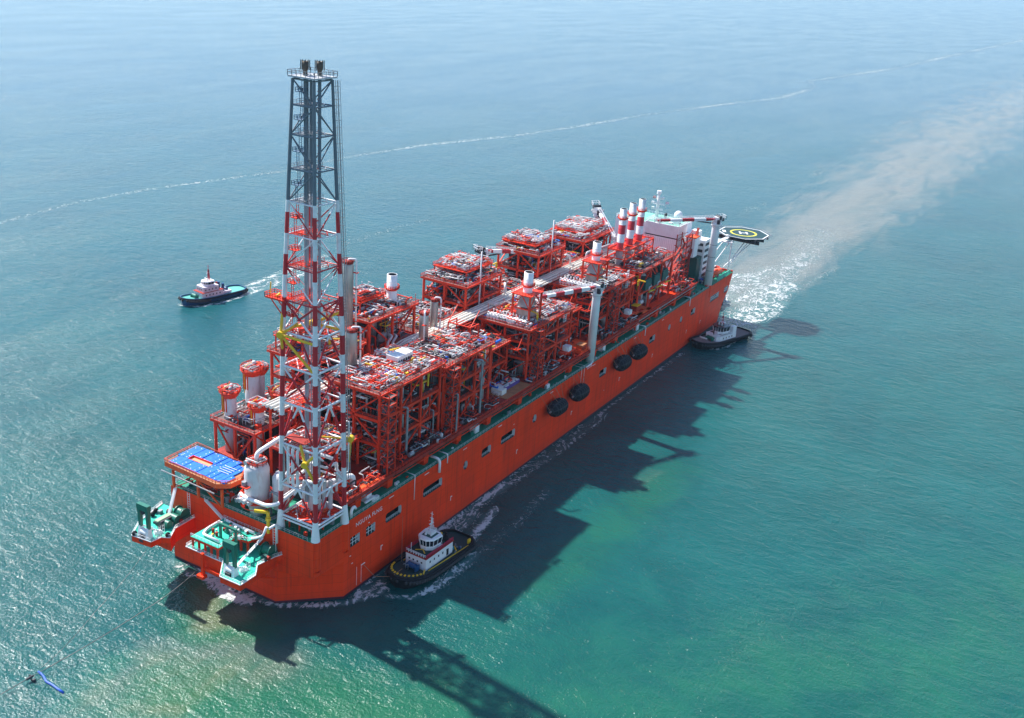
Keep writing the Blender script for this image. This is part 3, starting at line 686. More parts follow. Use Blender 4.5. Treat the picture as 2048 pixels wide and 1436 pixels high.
def column(x,y,z0,z1,r,parent,m=SILV,side=(1,0),ring=True,gn=.34):
    b = MB(); b.lathe(x,y,[(r,z0),(r,z1-.8),(r*.8,z1-.1),(r*.3,z1+.3)],20,0)
    for z in np.arange(z0+4,z1-2,4.2): b.lathe(x,y,[(r+.02,z),(r+.07,z+.06),(r+.02,z+.25)],20,0,cap=False)
    o = b.build('column_vessel', m, parent)
    b = MB(); b.pipe([(x+.1,y-.1,z1),(x+.1,y-.1,z1+1.3),(x+side[0]*(r+1),y+side[1]*(r+1),z1+1.3),(x+side[0]*(r+1),y+side[1]*(r+1),z0)],gn,8,0)
    for z in np.arange(z0+3,z1,6): b.beam((x,y,z),(x+side[0]*(r+1.6),y+side[1]*(r+1.6),z),.5,.3,1); b.box(x+side[0]*(r+1)-.7,x+side[0]*(r+1)+.7,y+side[1]*(r+1)-.7,y+side[1]*(r+1)+.7,z-.15,z,1)
    b.build('column_pipe', [WHITE,RED], o)
    if ring:
        b = MB(); b.lathe(x,y,[(r*.95,z1-.3),(r*1.05,z1+.4),(r*.7,z1+.9)],14,0)
        b.rail([(x+r*1.1*math.cos(t),y+r*1.1*math.sin(t),z1) for t in np.arange(0,6.28,.785)],1.1,1.5,.06,0,closed=True)
        b.build('head_platform', REDD, o)
    return o
column(67,41.5,62,92.5,2.0,F1b,side=(.5,-.86)); column(50.5,26.5,60,75.5,2.0,M1,side=(.6,-.8)); column(92.5,26,58,70.5,1.8,M2,side=(-.75,-.6)); column(114,36,34,68,1.6,ship,side=(.4,-.9),ring=True)
# F1 and turbine stacks
def stack(x,y,z0,z1,r,parent,m=WALL,gz=None):
    b = MB(); b.lathe(x,y,[(r,z0),(r,z1),(r*.88,z1)],20,0,cap=False); b.lathe(x,y,[(r*.3,z1-2.4),(r*.87,z1-2.4),(r*.87,z1-.05)],20,1,cap=False); b.lathe(x,y,[(r*.31,z1-2.6),(r*.3,z1-2.39)],12,1)
    for z in np.arange(z0+2,z1-1,3.2): b.lathe(x,y,[(r+.01,z),(r+.08,z+.08),(r+.01,z+.2)],20,0,cap=False)
    o = b.build('exhaust_stack',[m,DARK],parent)
    gz = gz or z1-3.6; b = MB(); b.lathe(x,y,[(r+.05,gz-.8),(r+1.0,gz),(r+1.0,gz+.15),(r+.05,gz+.15)],14,0,cap=False); b.rail([(x+(r+.95)*math.cos(t),y+(r+.95)*math.sin(t),gz) for t in np.arange(0,6.28,.6)],1.2,1.1,.06,0,closed=True)
    b.build('stack_gallery', RED, o); return o
stack(98,45,69,80.4,1.95,F1,gz=75)
def turbine(dx, M, seed):
    x0, x1, y0, y1 = 145.5+dx, 155+dx, 10.6, 18.6
    f = MB(); zt = 67.2
    for x in (x0,x1):
        for y in (y0,y1): f.beam((x,y,55.8),(x,y,zt),.7)
    for z in (61.5,zt):
        for y in (y0,y1): f.beam((x0,y,z),(x1,y,z),.5)
        for x in (x0,x1): f.beam((x,y0,z),(x,y1,z),.5)
    for (a,b) in (((x0,y0),(x1,y0)),((x0,y1),(x0,y0))):
        f.beam((*a,61.5),((a[0]+b[0])/2,(a[1]+b[1])/2,zt),.3); f.beam((*b,61.5),((a[0]+b[0])/2,(a[1]+b[1])/2,zt),.3)
    f.box(x0-.7,x1+.7,y0-.7,y1+.7,zt,zt+.3); f.rail([(x0-.7,y0-.7,zt+.3),(x1+.7,y0-.7,zt+.3),(x1+.7,y1+.7,zt+.3),(x0-.7,y1+.7,zt+.3)],1.1,1.4,.05,closed=True)
    f.build('exhaust_frame', RED, M)
    d = MB(); d.hexa([(x0+1,y0+1,56.5),(x1-1,y0+1,56.5),(x1-1,y1-1,56.5),(x0+1,y1-1,56.5),(x0+1.4,y0+1.4,61),(x1-1.4,y0+1.4,61),(x1-1.4,y1-1.4,61),(x0+1.4,y1-1.4,61)])
    d.hexa([(x0+1.2,y0+1.2,61.8),(x1-1.2,y0+1.2,61.8),(x1-1.2,y1-1.2,61.8),(x0+1.2,y1-1.2,61.8),(x0+2.6,y0+2.4,66.8),(x1-2.6,y0+2.4,66.8),(x1-2.6,y1-2.4,66.8),(x0+2.6,y1-2.4,66.8)])
    for k in range(5): d.beam((x0+1.2,y0+1.1,57+k*.9),(x1-1.2,y0+1.1,57+k*.9),.15)
    d.build('exhaust_duct', SILV, M)
    stack((x0+x1)/2,14.6,67.5,76,1.95,M,gz=70.5)
    w = MB()
    for i in range(11):
        y = 11+i*1.55; w.box(140.2+dx,144.2+dx,y,y+.95,56,57.6,0); w.cyl((140.8+dx,y+.5,57.6),(140.8+dx,y+.5,58.6),.4,8,0); w.pipe([(144+dx,y+.5,57.2),(145+dx,y+.5,57.2),(145+dx,y+.5,58.8)],.2,6,0)
    w.build('cooler_row', WHITE, M)
    l = MB(); l.ladder((170+dx,6.3,51),(170+dx,6.3,59.6),2.6); l.ladder((170+dx,6.1,51),(170+dx,6.1,59.6),.9); l.beam((168.6+dx,6.3,59.6),(171.4+dx,6.3,59.6),.2); l.build('hanging_ladder', WALL, M)
    p = MB()
    for k in range(4): p.pipe([(157+dx,9+k*.8,56.6+k*.4),(165+dx,9+k*.8,56.6+k*.4),(167+dx,11+k,56.6)],.22,6,0)
    p.build('fuel_pipe', WHITE, M)
    g = MB(); g.box(171+dx,174+dx,3.6,6.6,B+4,B+6.2,0); g.cyl((170.5+dx,5,B+5),(175+dx,5,B+5),.9,10,0)
    g.box(168+dx,178+dx,3.4,7,B+3.4,B+4,1); g.build('pump_skid', [WHITE,RED], M)
turbine(0, M3, 3); turbine(63.5, M4, 4)
# cantilever outrigger frames at the near ends of the modules
def outrigger(x, y0, y1, z, L, parent, n=6):
    m = MB()
    for y in (y0,y1): m.beam((x,y,z),(x-L,y,z+.1),.4); m.beam((x-L,y,z+.1),(x,y,z+5.5),.28)
    for i in range(n+1): y = y0+(y1-y0)*i/n; m.beam((x,y,z),(x-L,y,z+.1),.22)
    m.beam((x-L,y0,z+.1),(x-L,y1,z+.1),.4); m.build('outrigger_frame', RED, parent)
outrigger(139,9,19,47.5,4.2,M3); outrigger(202.4,9,19,47.5,4.2,M4); outrigger(78,6,14,56.4,3.6,M2); outrigger(112,14,24,64,6,M2)
m = MB()
for x in (106,112):
    for y in (14,24): m.beam((x,y,58),(x,y,64),.4)
m.build('gantry_post', RED, M2)
# grey vertical cable ladders / downcomers on near faces
m = MB()
for x,y,za,zb,w in ((54,5.2,B,51,1.0),(80.5,2.0,B,48,.7),(98.5,3.4,B,55,1.1),(71,5.8,B,44,.5)):
    m = MB(); m.box(x,x+w,y,y+.35,za,zb); m.pipe([(x+w/2,y+.2,zb-.2),(x+w/2,y+.2,zb+.8),(x-.8,y+3,zb+.8)],w*.4,6); m.build('cable_riser', GREY, T)
m = MB()
for M_, pts, r in ((0,[(86,37.5,40),(86,37.5,58),(89,37.5,60),(89,40,60)],.5),(0,[(88.5,37.2,40),(88.5,37.2,57.5),(91.5,37.2,59.5),(91.5,40,59.5)],.5),(0,[(170,36.5,38),(170,36.5,60),(172,38,61)],.6),(0,[(172,36.5,46),(176,36.5,46),(176,36.5,42)],.4),(0,[(231,36,38),(231,36,61),(229,38,62)],.5),
    (0,[(150,36,52),(190,34,50)],.7),(0,[(262,30,62),(240,32,62),(240,32,50)],.5),(0,[(118,20,52),(118,14,52),(118,14,45)],.4),(0,[(70,20,61),(73,20,63.4),(76,20,63.4),(80,18,60)],.4),(0,[(101,15,59),(101,15,63),(104,13,63),(104,13,60)],.35),(0,[(108,12,55),(108,8,55),(108,8,36)],.3)):
    m = MB(); m.pipe(pts, r, 8, 0, bend=1.2); m.build('transfer_pipe', VESS, T)
for x,z in ((150,80),(213,82)): m = MB(); m.pipe([(x,37.4,46),(x,37.4,z)],.35,8,0); m.build('vent_mast', VESS, T)
# four collared vessels of the low module
for x,y,zt,r in ((21.5,54,55.6,2.1),(23.5,43.5,52.8,2.0),(33,55,59.6,2.5),(37.5,55.5,58.2,1.5),(35,44.5,53.4,2.4)):
    b = MB(); b.lathe(x,y,[(r,B+.5),(r,zt-.6),(r*.6,zt)],20,0)
    for k in range(3): b.box(x-r-.1,x-r+.5,y-.5+k*.9,y-.1+k*.9,zt-7,zt-1.6,1)
    o = b.build('pressure_vessel', [VESS,RED], F0)
    b = MB(); b.lathe(x,y,[(r+.4,zt-2.0),(r+1.5,zt-.2),(r+1.5,zt),(r,zt)],8,0,cap=False); b.rail([(x+(r+1.4)*math.cos(t),y+(r+1.4)*math.sin(t),zt) for t in np.arange(0,6.28,.785)],1.3,1.4,.07,0,closed=True)
    clutter(b,x-r-1,x+r+1,y-r-1,y+r+1,zt,26,random.Random(int(x)),1.6,.5,.2); b.build('vessel_collar', MATS, o)
    b = MB(); b.pipe([(x-r-.5,y+.6,zt-8),(x-r-.6,y+.6,zt+1.6),(x,y,zt+2.4)],.14,6,0,bend=2); b.build('davit_crane', YEL, o)
for a in ((70,8,54,6,200),(55,19,60.4,2.6,100),(52,8.4,60.4,2.4,100),(73,23,60.4,3,170),(114,12,47,7,-30),(148,8,55.8,4.4,80),(212,8,55.8,4,80),(247,6,49,3,250),(167,40,67,4,190),(58,42,62,4.5,-60),(243,48,58,4,200),(225,50,64,3,190),(259,4.6,43,.5,-15),(269,4.6,43,.5,-15),(280,4.6,43,.5,-15),(40,36,46,4,100)):
    davit(a[0],a[1],a[2],a[3],4.5,a[4],T,.35)
# white roofed shelter on module 1
m = MB(); m.box(62,71,15.6,20.4,61.4,64.8,0)
for i in range(6): m.box(62.6+i*1.4,63.5+i*1.4,15.55,15.6,62.2,63.6,1)
for i in range(7): m.beam((62+i*1.5,15.5,64.9),(62+i*1.5,20.5,64.9),.2,.2,0)
m.build('equipment_shelter', [WHITE,DARK], M1)
m = MB()
for k in range(3):
    y = 10.2+k*1.1; m.pipe([(44,y,61.5+k*.3),(58,y,61.5+k*.3),(66,y+.2,61.5+k*.3)],.33,8,0)
m.pipe([(42.4,11,61.2),(42.4,17,61.2),(44.4,17,61.2),(44.4,11.6,61.2),(47,11.6,61.2)],.4,8,0)
for k in range(14): m.cyl((49+k*1.1,14.2,60.9),(49+k*1.1,14.2,62.3),.42,8,0)
m.build('manifold_pipe', WHITE, M1)
# long pipe rack through the middle
m = MB(); c = random.Random(5)
for k,(y,z,r,mm) in enumerate(((29.6,56.6,.42,0),(31.2,56.7,.5,0),(32.9,56.8,.62,0),(34.7,56.7,.5,0),(36.3,56.6,.36,0))): m.pipe([(18,y,z),(90,y,z),(94,y+.8,z),(290,y+.8,z)],r,8,mm)
for x in range(22,290,12): m.box(x,x+.8,28.6,37.6,54.9,55.3,2); m.box(x,x+.6,28.8,29.4,B,54.9,2); m.box(x,x+.6,36.8,37.4,B,54.9,2)
for x in (110,152,190): 
    for y in (31,32.6,34.2): m.box(x,x+3.4,y-.6,y+.6,57.1,57.8,0)
m.build('pipe_rack', [mat('cream_lagging',(.82,.78,.68),.4,0,var=.08,dirt=.25),GREY,RED], ship)
m = MB(); rg = random.Random(55)
m.box(44,292,28.6,37.6,46.8,47.0,8)
for x in range(44,292,6): m.beam((x,28.4,B),(x,28.4,54.9),.35,None,0); m.beam((x,28.4,47 if (x//6)%2 else 54),(x+6,28.4,54 if (x//6)%2 else 47),.25,None,0)
clutter(m,44,290,28.8,37.4,47,420,rg,5.5,.3,.3); clutter(m,44,290,28.8,37.4,B,200,rg,10,.2,.35)
m.build('rack_equipment', MATS, T)
# three striped stacks with their frame
fs = MB()
for x in (249.5,261,272,284):
    for y in (15.5,25): fs.beam((x,y,55.2),(x,y,63.8),.5)
for z in (59.5,63.8):
    for y in (15.5,25): fs.beam((249.5,y,z),(284,y,z),.55)
    for x in (249.5,261,272,284): fs.beam((x,15.5,z),(x,25,z),.5)
for i,x in enumerate((249.5,258,266.5,275)): fs.beam((x,15.5,59.5),(x+8.5,15.5,63.6),.28) if i%2 else fs.beam((x+8.5,15.5,59.5),(x,15.5,63.6),.28)
fs.box(249,285,20,24.6,63.3,63.5); fs.rail([(249.5,15.5,63.9),(284,15.5,63.9),(284,25,63.9),(249.5,25,63.9)],1.1,1.6,.05,closed=True)
fs.build('stack_frame', RED, M5)
for x,zt in ((253.6,83.6),(264.8,84.6),(276.2,84.8)): stack(x,20.6,55.4,zt,1.75,M5,m=STACK,gz=79)
g = MB()
for k in range(3):
    g = MB(); x = 256+k*11; g.box(x,x+7.5,5.6,10.6,44.2,48.6,0); g.prism([(x+.5,5.8),(x+7,5.8),(x+7,10.4),(x+.5,10.4)],48.6,49.6,0); g.pipe([(x+2,4.4,44.2),(x+2,4.4,46),(x+5,4.4,46)],.25,6,1)
    for q_ in range(2): g.beam((x+7.5+q_*1.6,6,44.4),(x+5+q_*1.2,9,54.6),.45,.45,2)
    g.cyl((x+1,8.5,37),(x+4.5,8.5,37),1.1,12,1)
    g.build('generator_set', [MGRN,VESS,RED], M5)
m = MB(); m.box(248,300,3.4,7.2,B+.05,B+.4); m.build('walkway_plate', HULL, T)
m = MB()
for k in range(7):
    x = 296+k*2.6; m.beam((x,9+(k%3),B),(x,9+(k%3),48-k*1.5),.22)
for z in (37,41,45):
    m.box(296,312,9,12,z-.15,z,0); m.rail([(294,7,z),(312,7,z),(312,12,z)],1.1,2,.05)
for k in range(5): m.beam((295,7.4,37+k*4),(303,7.4,41+k*4),.9,.2); m.beam((312,11,37+k*4),(304,11,41+k*4),.9,.2)
m.build('escape_stairs', REDD, ship)
def gear(a, b, c, d, z, n, seed, h, w=.25, r=.35):
    k = MB(); clutter(k, a, b, c, d, z, n, random.Random(seed), h, w, r); k.build('deck_gear_and_shade_fill', MATS, T)
for g_ in ((296,326,8,20,B,50,77,6),(120,137,8,34,B,90,78,5,.3),(181,202,10,30,B,90,79,6,.3),(112,136,24,28,48,30,80,5,.3),(3,17,33,57,D,60,81,2.5,.2,.3)): gear(*g_)
for a_,b_ in ((18,41),(44,117),(138,181),(202,244),(296,320)): gear(a_,b_,1.8,7.2,B,int((b_-a_)*1.3),int(a_),3.2,.12,.28)

# laydown areas
m = MB(); m.box(118,137,2.6,13,B+.02,B+.22,0); m.build('laydown_area', TAN, T)
m = MB(); m.box(181,197,2.2,13,B+.02,B+.5,0); m.box(197,201,2.2,8,B+.02,B+.5,0); m.rail([(181,2.2,B+.5),(201,2.2,B+.5)],1,1.6,.06); m.build('laydown_area', ORG, T)
m = MB(); m.box(243,257,1.8,3.0,B+2,B+2.6,0); m.box(243,247,1.8,9,B+2,B+2.6,0); m.box(253,257,1.8,9,B+2,B+2.6,0); m.box(243,257,8,9,B+2,B+2.6,0); m.build('laydown_area', ORG, T)
# ---- blue covered laydown platform at the front
BZ = 36.6
m = MB(); P = [(-1.2,61.0),(-2.2,37.5),(.6,34.0),(5,33.6),(12,38.2),(13.4,61.6)]
P = P[::-1]
m.prism(P, BZ-1.8, BZ-.2, 0, 1); m.rail([(x,y,BZ-.2) for x,y in P],1.1,1.5,.06,0,closed=True); m.beam((-2.4,61.4,BZ-2.9),(-3.4,37,BZ-2.9),.35,.3,2)
for x in (-.5,11):
    for y in (58,47,36.6): m.beam((x,y,D),(x,y,BZ-2.6),.7,None,0)
m.beam((-.5,47,BZ-2.6),(-.5,37,D),.4,None,0); m.beam((-.4,58,D),(-.4,48,BZ-2.7),.3,None,0)
bp = m.build('laydown_platform', [ORG,TAN,GREY], ship); bp['label'] = 'raised orange laydown platform covered with blue mats'
m = MB()
def mats_row(xa, xb, ya, yb, n):
    for i in range(n):
        y0_ = ya+(yb-ya)*i/n; y1_ = ya+(yb-ya)*(i+1)/n-random.uniform(.08,.35); z = BZ-.18+random.uniform(.3,.6)
        m.box(xa,xb,y0_,y1_,BZ-.18,z,0)
        for k in range(3):
            if random.random() < .45: continue
            xx = xa+(xb-xa)*(k+random.uniform(.2,.8))/3; m.box(xx-.15,xx+.15,(y0_+y1_)/2-.15,(y0_+y1_)/2+.15,z,z+.08,1)
mats_row(-.8,4.1,41,59.8,9); mats_row(6.5,12.6,40.5,60.8,10); mats_row(4.2,6.4,56.1,60.8,2); mats_row(-.8,4.1,35.2,40.9,3); mats_row(4.2,10.6,36.6,40.4,2); mats_row(4.2,6.4,40.5,47.4,3)
for k in range(4): m.box(4+k*1.2,4.15+k*1.2,38,43,BZ+.35,BZ+.5,1)
m.build('blue_mat', [BLUE,WHITE], bp)
m = MB(); m.box(4.2,6.4,47.5,56,BZ-.18,BZ-.1); m.beam((4.2,47.4,BZ),(4.2,56,BZ),.15,.7,1); m.beam((6.45,47.4,BZ+.1),(6.45,56,BZ+.1),.2,.9,1); m.beam((4.2,56,BZ+.1),(6.4,56,BZ+.1),.2,.9,1); m.build('hatch_well', [mat('primer_pale',(.62,.32,.17),.7),RED], bp)
# ---- big white knockout vessel
vx, vy = 3.6, 25.6
m = MB(); m.lathe(vx,vy,[(2.2,D+.05),(3.3,D+4.5),(3.9,D+6),(3.9,43.5),(3.4,44.9),(1.8,45.8),(.4,46)],28,0)
vs = m.build('knockout_vessel', VESS, ship)
m = MB(); m.lathe(vx,vy,[(3.95,33.2),(5.6,33.2),(5.6,33.5),(3.95,33.5)],20,0,cap=False); m.rail([(vx+5.5*math.cos(t),vy+5.5*math.sin(t),33.5) for t in np.arange(0,6.28,.39)],1.2,1.2,.07,0,closed=True)
m.lathe(vx,vy,[(3.95,30.4),(5.2,31.2),(5.2,31.5)],20,0,cap=False)
m.rail([(vx+3.3*math.cos(t),vy+3.3*math.sin(t),45.2) for t in np.arange(0,6.28,.5)],1.2,1.2,.07,0,closed=True); m.box(vx-5.6,vx-3.2,vy-1,vy+1.6,38.6,38.9,0)
clutter(m,vx-2.6,vx+2.6,vy-2.6,vy+2.6,45,40,random.Random(3),1.5,.3,.2); clutter(m,vx-6,vx-3.8,vy-3,vy+3,33.5,30,random.Random(4),1.8,.4,.2); m.build('vessel_gallery', MATS, vs)
m = MB(); m.pipe([(vx,vy,45.5),(vx,vy,48.6),(vx+8,vy-2.5,51.6),(vx+12,vy-3,52)],.7,12,0,bend=2)
m.pipe([(-.6,28.6,35.4),(-1.2,27,35.2),(-1.2,17.2,35.2),(.8,14.6,35.8),(6.5,12,39.6),(8,10,41)],.62,12,0,bend=2.2)
m.pipe([(4.5,21,D),(4.5,21,36.8),(3.6,17,37),(2.4,14.6,37.2),(7.5,11.6,40.6)],.48,10,1,bend=1.6)
m.cyl((vx-4.4,vy+1.2,38.9),(vx-4.4,vy+1.2,40.3),.75,12,1)
m.build('vessel_pipe', [WHITE,GREY], vs)
m = MB(); m.pipe([(-4.5,13.4,D+2.6),(-1.2,13.4,D+2.6),(-1.2,13.4,D-4)],.4,8,0); m.build('overboard_pipe', WHITE, deck)

# ---- cranes
CRW = [WHITE, mat('boom_red',RW_R,.45), DARK, GREY]
def boom_crane(bx, by, z0, zt, r, tip, name_label, w=2.4, segs=6, cab=1):
    m = MB(); m.lathe(bx,by,[(r*1.02,z0),(r,zt-3),(r,zt-2.6),(r*1.3,zt-2),(r*1.3,zt-.6),(r*.9,zt)],24,0)
    if cab == 2: 
        for z in (D+9,D+17,D+24): m.lathe(bx,by,[(r+.05,z),(r+.12,z+.3)],24,3,cap=False)
    o = m.build('deck_crane', CRW, ship); o['label'] = name_label
    tip = V(tip); p0 = V((bx,by,zt+1.6)); d = tip-p0; dn = d.normalized(); a = dn.cross(V((0,0,1))).normalized()
    b = MB(); p = p0-dn*2.0
    for i in range(segs):
        t0, t1 = i/segs, (i+1)/segs
        def hh(t): return .6+1.25*min(1,t*4)-max(0,t-.3)*1.1
        for (ta,tb) in ((t0,t1),):
            A, Bp = p0.lerp(tip,ta), p0.lerp(tip,tb); ha, hb = hh(ta), hh(tb)
            pts = [A-a*w*.3-V((0,0,ha/2)),A+a*w*.3-V((0,0,ha/2)),A+a*w*.3+V((0,0,ha/2)),A-a*w*.3+V((0,0,ha/2)),Bp-a*w*.3-V((0,0,hb/2)),Bp+a*w*.3-V((0,0,hb/2)),Bp+a*w*.3+V((0,0,hb/2)),Bp-a*w*.3+V((0,0,hb/2))]
            b.hexa(pts, 1 if i % 2 == 0 else 0)
    b.build('boom', CRW, o)
    b = MB(); L = d.length
    for s in (-1,1): b.rail([p0+a*s*w*.3+V((0,0,1.2))+dn*2, tip+a*s*w*.3+V((0,0,.7))],.9,1.8,.05,0)
    c = tip
    b.box(c.x-1.3,c.x+1.3,c.y-1.3,c.y+1.3,c.z-1.4,c.z-1.2,0); b.rail([c+V((-1.3,-1.3,-1.2)),c+V((1.3,-1.3,-1.2)),c+V((1.3,1.3,-1.2)),c+V((-1.3,1.3,-1.2))],2.2,1,.08,0,closed=True)
    b.build('boom_walkway', CRW, o)
    b = MB(); q0 = p0-dn*1.5
    b.box(bx-2,bx+2,by-2,by+2,zt-.4,zt+.4,0); b.box(bx-1.6,bx+1.4,by-1.7,by+1.5,zt+.4,zt+2.8,0); b.cyl(p0-a*2.0-dn*1+V((0,0,1)),p0+a*2.0-dn*1+V((0,0,1)),1.1,12,2); b.cyl(p0-dn*3-a*1.5,p0-dn*3+a*1.5,1.0,12,2)
    b.box(bx-2.9,bx-1.6,by-2.6,by-1.2,zt-.6,zt+1.8,2); b.beam(p0+V((0,0,-2.4))+dn*1.4, p0.lerp(tip,.33)-V((0,0,1)), .6,None,2)
    b.rail([(bx-2.6,by-2.6,zt+.4),(bx+2.6,by-2.6,zt+.4),(bx+2.6,by+2.6,zt+.4),(bx-2.6,by+2.6,zt+.4)],1.2,1.1,.07,0,closed=True)
    b.rail([p0-dn*2+a*2,p0-dn*4.4+a*2,p0-dn*4.4-a*2,p0-dn*2-a*2],2.4,1.3,.1,0); 
    for k in range(3): b.lathe(bx,by,[(r*1.45,zt-2.2-k*.7),(r*1.5,zt-2.1-k*.7)],16,3,cap=False)
    b.build('crane_cab', CRW, o)
    return o
boom_crane(190.6,1.9,D,61.2,1.85,(161,15.5,62.2),'tall white pillar crane on the near side, red and white boom laid inboard',segs=7)
boom_crane(185,57.8,46,67.4,1.7,(212.5,45.5,65.2),'far-side white crane with its striped boom pointing along the ship',segs=6)
boom_crane(341.2,2.2,D,64.6,2.15,(311,25,66.6),'thick white crane pillar by the accommodation with red boom',segs=5,cab=2)
boom_crane(291,52,50,69.5,1.5,(276,34,62),'small striped crane behind the three stacks',segs=6)
m = MB(); m.pipe([(189.5,.2,D+1),(188,-.2,D+.2),(183,-.1,D+.1)],.3,6); m.ladder((183.5,-.25,D-.3),(188.6,-.25,D-.1),1.2,0,(0,.3,1)); m.build('gangway', WHITE, deck)

# ---- accommodation block
FX, FY = 327.5, 18.7
m = MB()
m.box(FX,FX+30,FY,57,D,53.6,0); m.box(FX-.35,FX+12.5,FY-.35,38.5,54.4,61.2,0); m.box(FX+.3,FX+12,FY+.3,38,53.6,54.4,2)
m.box(FX+13,FX+30,22,57,53.6,58.5,0); m.box(FX,FX+13,38.6,57,53.6,60.4,0)
for k in range(34): m.box(FX-.41,FX-.35,FY+.2+k*.57,FY+.5+k*.57,54.6,60.9,1); 
for k in range(34): m.box(FX-.06,FX,FY+.4+k*1.1,FY+.7+k*1.1,36,53.2,1)
for k in range(17): m.box(FX+.4+k*.7,FX+.75+k*.7,FY-.41,FY-.35,54.6,60.9,1)
A = m.build('accommodation_block', [WALL,mat('wall_rib',(.72,.71,.73),.5),DARK], ship)
m = MB(); m.box(FX+.2,FX+12,FY+.1,38,61.2,61.32,0); m.box(FX+13.4,FX+29.6,22.4,56.6,58.5,58.62,0); m.box(FX+.2,FX+12.6,39,56.6,60.4,60.5,0)
m.build('roof_deck', mat('roof_green',(.16,.48,.36),.6,dirt=.4,dcol=(.35,.33,.3)), A)
m = MB(); m.rail([(FX-.3,FY-.3,61.2),(FX+12.4,FY-.3,61.2),(FX+12.4,38.4,61.2),(FX-.3,38.4,61.2)],1.3,1.8,.07,closed=True); m.rail([(FX,39,60.4),(FX,57,60.4),(FX+30,57,58.5)],1.3,2,.07); m.rail([(FX+30,22,58.5),(FX+30,57,58.5)],1.3,2,.07)
for k in range(4): m.beam((FX+2+k*2.4,28,61.4),(FX+2+k*2.4,37,62.4),.4,.3)
m.box(FX+5,FX+8.5,21,25,61.3,63.4); m.box(FX+2,FX+4,24,26,61.3,62); m.box(FX+9,FX+11,26,29,61.3,62.6)
m.build('roof_fittings', WALL, A)
m = MB(); m.lathe(FX+22,28,[(.8,58.6),(.8,60),(2.2,60.4),(2.5,62),(2.2,63.4),(1.2,64.4),(.1,64.8)],18,0); m.build('radome', [WHITE,DARK], A); m = MB(); m.lathe(FX+23,36,[(.5,58.6),(.9,60),(.9,61.4),(.1,62)],12,1); m.build('radome', [WHITE,DARK], A)
# mast
mx_, my_ = FX+10, 36.5
m = MB(); m.lathe(mx_,my_,[(1.1,58),(.85,70),(.7,75)],14,0); m.cyl((mx_,my_,75),(mx_,my_,76.8),1.3,12,0)
for z,w_ in ((66,3.4),(69,3.8),(72,3.2)):
    m.box(mx_-.4,mx_+.4,my_-w_,my_+w_,z,z+.25,0); m.rail([(mx_-.9,my_-w_,z+.2),(mx_-.9,my_+w_,z+.2)],1.1,1,.07,0); m.box(mx_-.7,mx_+.7,my_+w_-1.2,my_+w_,z+.3,z+1.3,1 if z > 70 else 0)
m.cyl((mx_,my_-2.6,72.6),(mx_,my_-2.6,73.6),.8,10,0); m.build('radar_mast', [WHITE,REDD], A)
m = MB(); m.box(mx_,mx_+.05,my_-6.4,my_-4.6,70,71.4); m.beam((mx_,my_-4.6,68),(mx_,my_-4.6,71.6),.12); m.build('flag', mat('flag_cloth',(.6,.42,.5),.8), A)
# side structures near the far crane
m = MB(); m.box(331,337,9.5,15,44.5,55.5,0); m.box(338.5,343,10.5,15,50,58,0); m.box(344,352,8,18,D,52,0); m.box(336.8,343,8.8,16,D,43,2)
for k in range(6): m.box(343.95,344,9,17,D+3+k*3.6,D+4.6+k*3.6,3); m.box(345,351,7.95,8,D+3+k*3.6,D+4.6+k*3.6,3)
m.box(330.6,337.4,9.1,15.4,55.5,56.1,1); m.build('side_tower', [WALL,ORG,MGRN,DARK], A)
m = MB()
for k in range(6): m.beam((324+ (k%2)*5,14.5,30+k*4.4),(329-(k%2)*5,14.5,34.4+k*4.4),1.1,.25)
for x in (322.5,330):
    for y in (11,17): m.beam((x,y,D),(x,y,58),.45)
for z in np.arange(32,58,3.2): m.box(322.5,330,11,12.6,z,z+.15); m.rail([(322.5,11,z),(330,11,z)],1.1,1.5,.05); m.beam((322.5,11,z),(330,11,z+3),.25); m.beam((322.5,17,z),(322.5,11,z+3),.25)
m.beam((328,11,44),(338,11,60),1.2,.8); m.build('outer_stairs', REDD, A)
m = MB(); clutter(m,340,352,3,8,D,40,random.Random(90),3,.3,.3); clutter(m,356,376,3,20,D,60,random.Random(91),2.5,.3,.35); m.box(354,377,5,56,D+.06,D+.3,8); m.build('stern_fittings', MATS, ship)
m = MB(); 
for k in range(9): m.box(353+k*2.6,354.2+k*2.6,.6,1.2,D,D+2.2)
m.build('mooring_bitt', mat('mint_fitting',(.15,.55,.42),.5), ship)
# helideck cantilevered off the far end
hx, hy, hz, hr = 391.0, 1.2, 49.0, 15.2
oc = [(hx+hr*math.cos(R(22.5+45*k)), hy+hr*math.sin(R(22.5+45*k))) for k in range(8)]
m = MB(); m.prism(oc, hz-.6, hz, 0); hd = m.build('helideck', mat('helideck_green',(.010,.045,.050),.6,var=.2), ship)
def ring(r0, r1, z, mtl, name, n=48):
    m = MB()
    for k in range(n):
        a, b = 2*math.pi*k/n, 2*math.pi*(k+1)/n
        m.poly([(hx+r0*math.cos(a),hy+r0*math.sin(a),z),(hx+r1*math.cos(a),hy+r1*math.sin(a),z),(hx+r1*math.cos(b),hy+r1*math.sin(b),z),(hx+r0*math.cos(b),hy+r0*math.sin(b),z)])
    return m.build(name, mtl, hd)
ring(6.8,8.0,hz+.01,mat('marking_yellow',(.75,.68,.05),.5),'touchdown_circle')
m = MB(); 
for a, b in zip(oc, oc[1:]+oc[:1]):
    c = V((hx,hy,0)); a1, b1 = V((*a,hz+.012)), V((*b,hz+.012)); a2 = a1.lerp(V((hx,hy,hz+.012)),.05); b2 = b1.lerp(V((hx,hy,hz+.012)),.05); m.poly([a1,b1,b2,a2])
m.build('perimeter_line', WHITE, hd)
m = MB(); u = V((math.cos(R(-63)),math.sin(R(-63)),0)); w_ = V((-u.y,u.x,0))
m = MB()
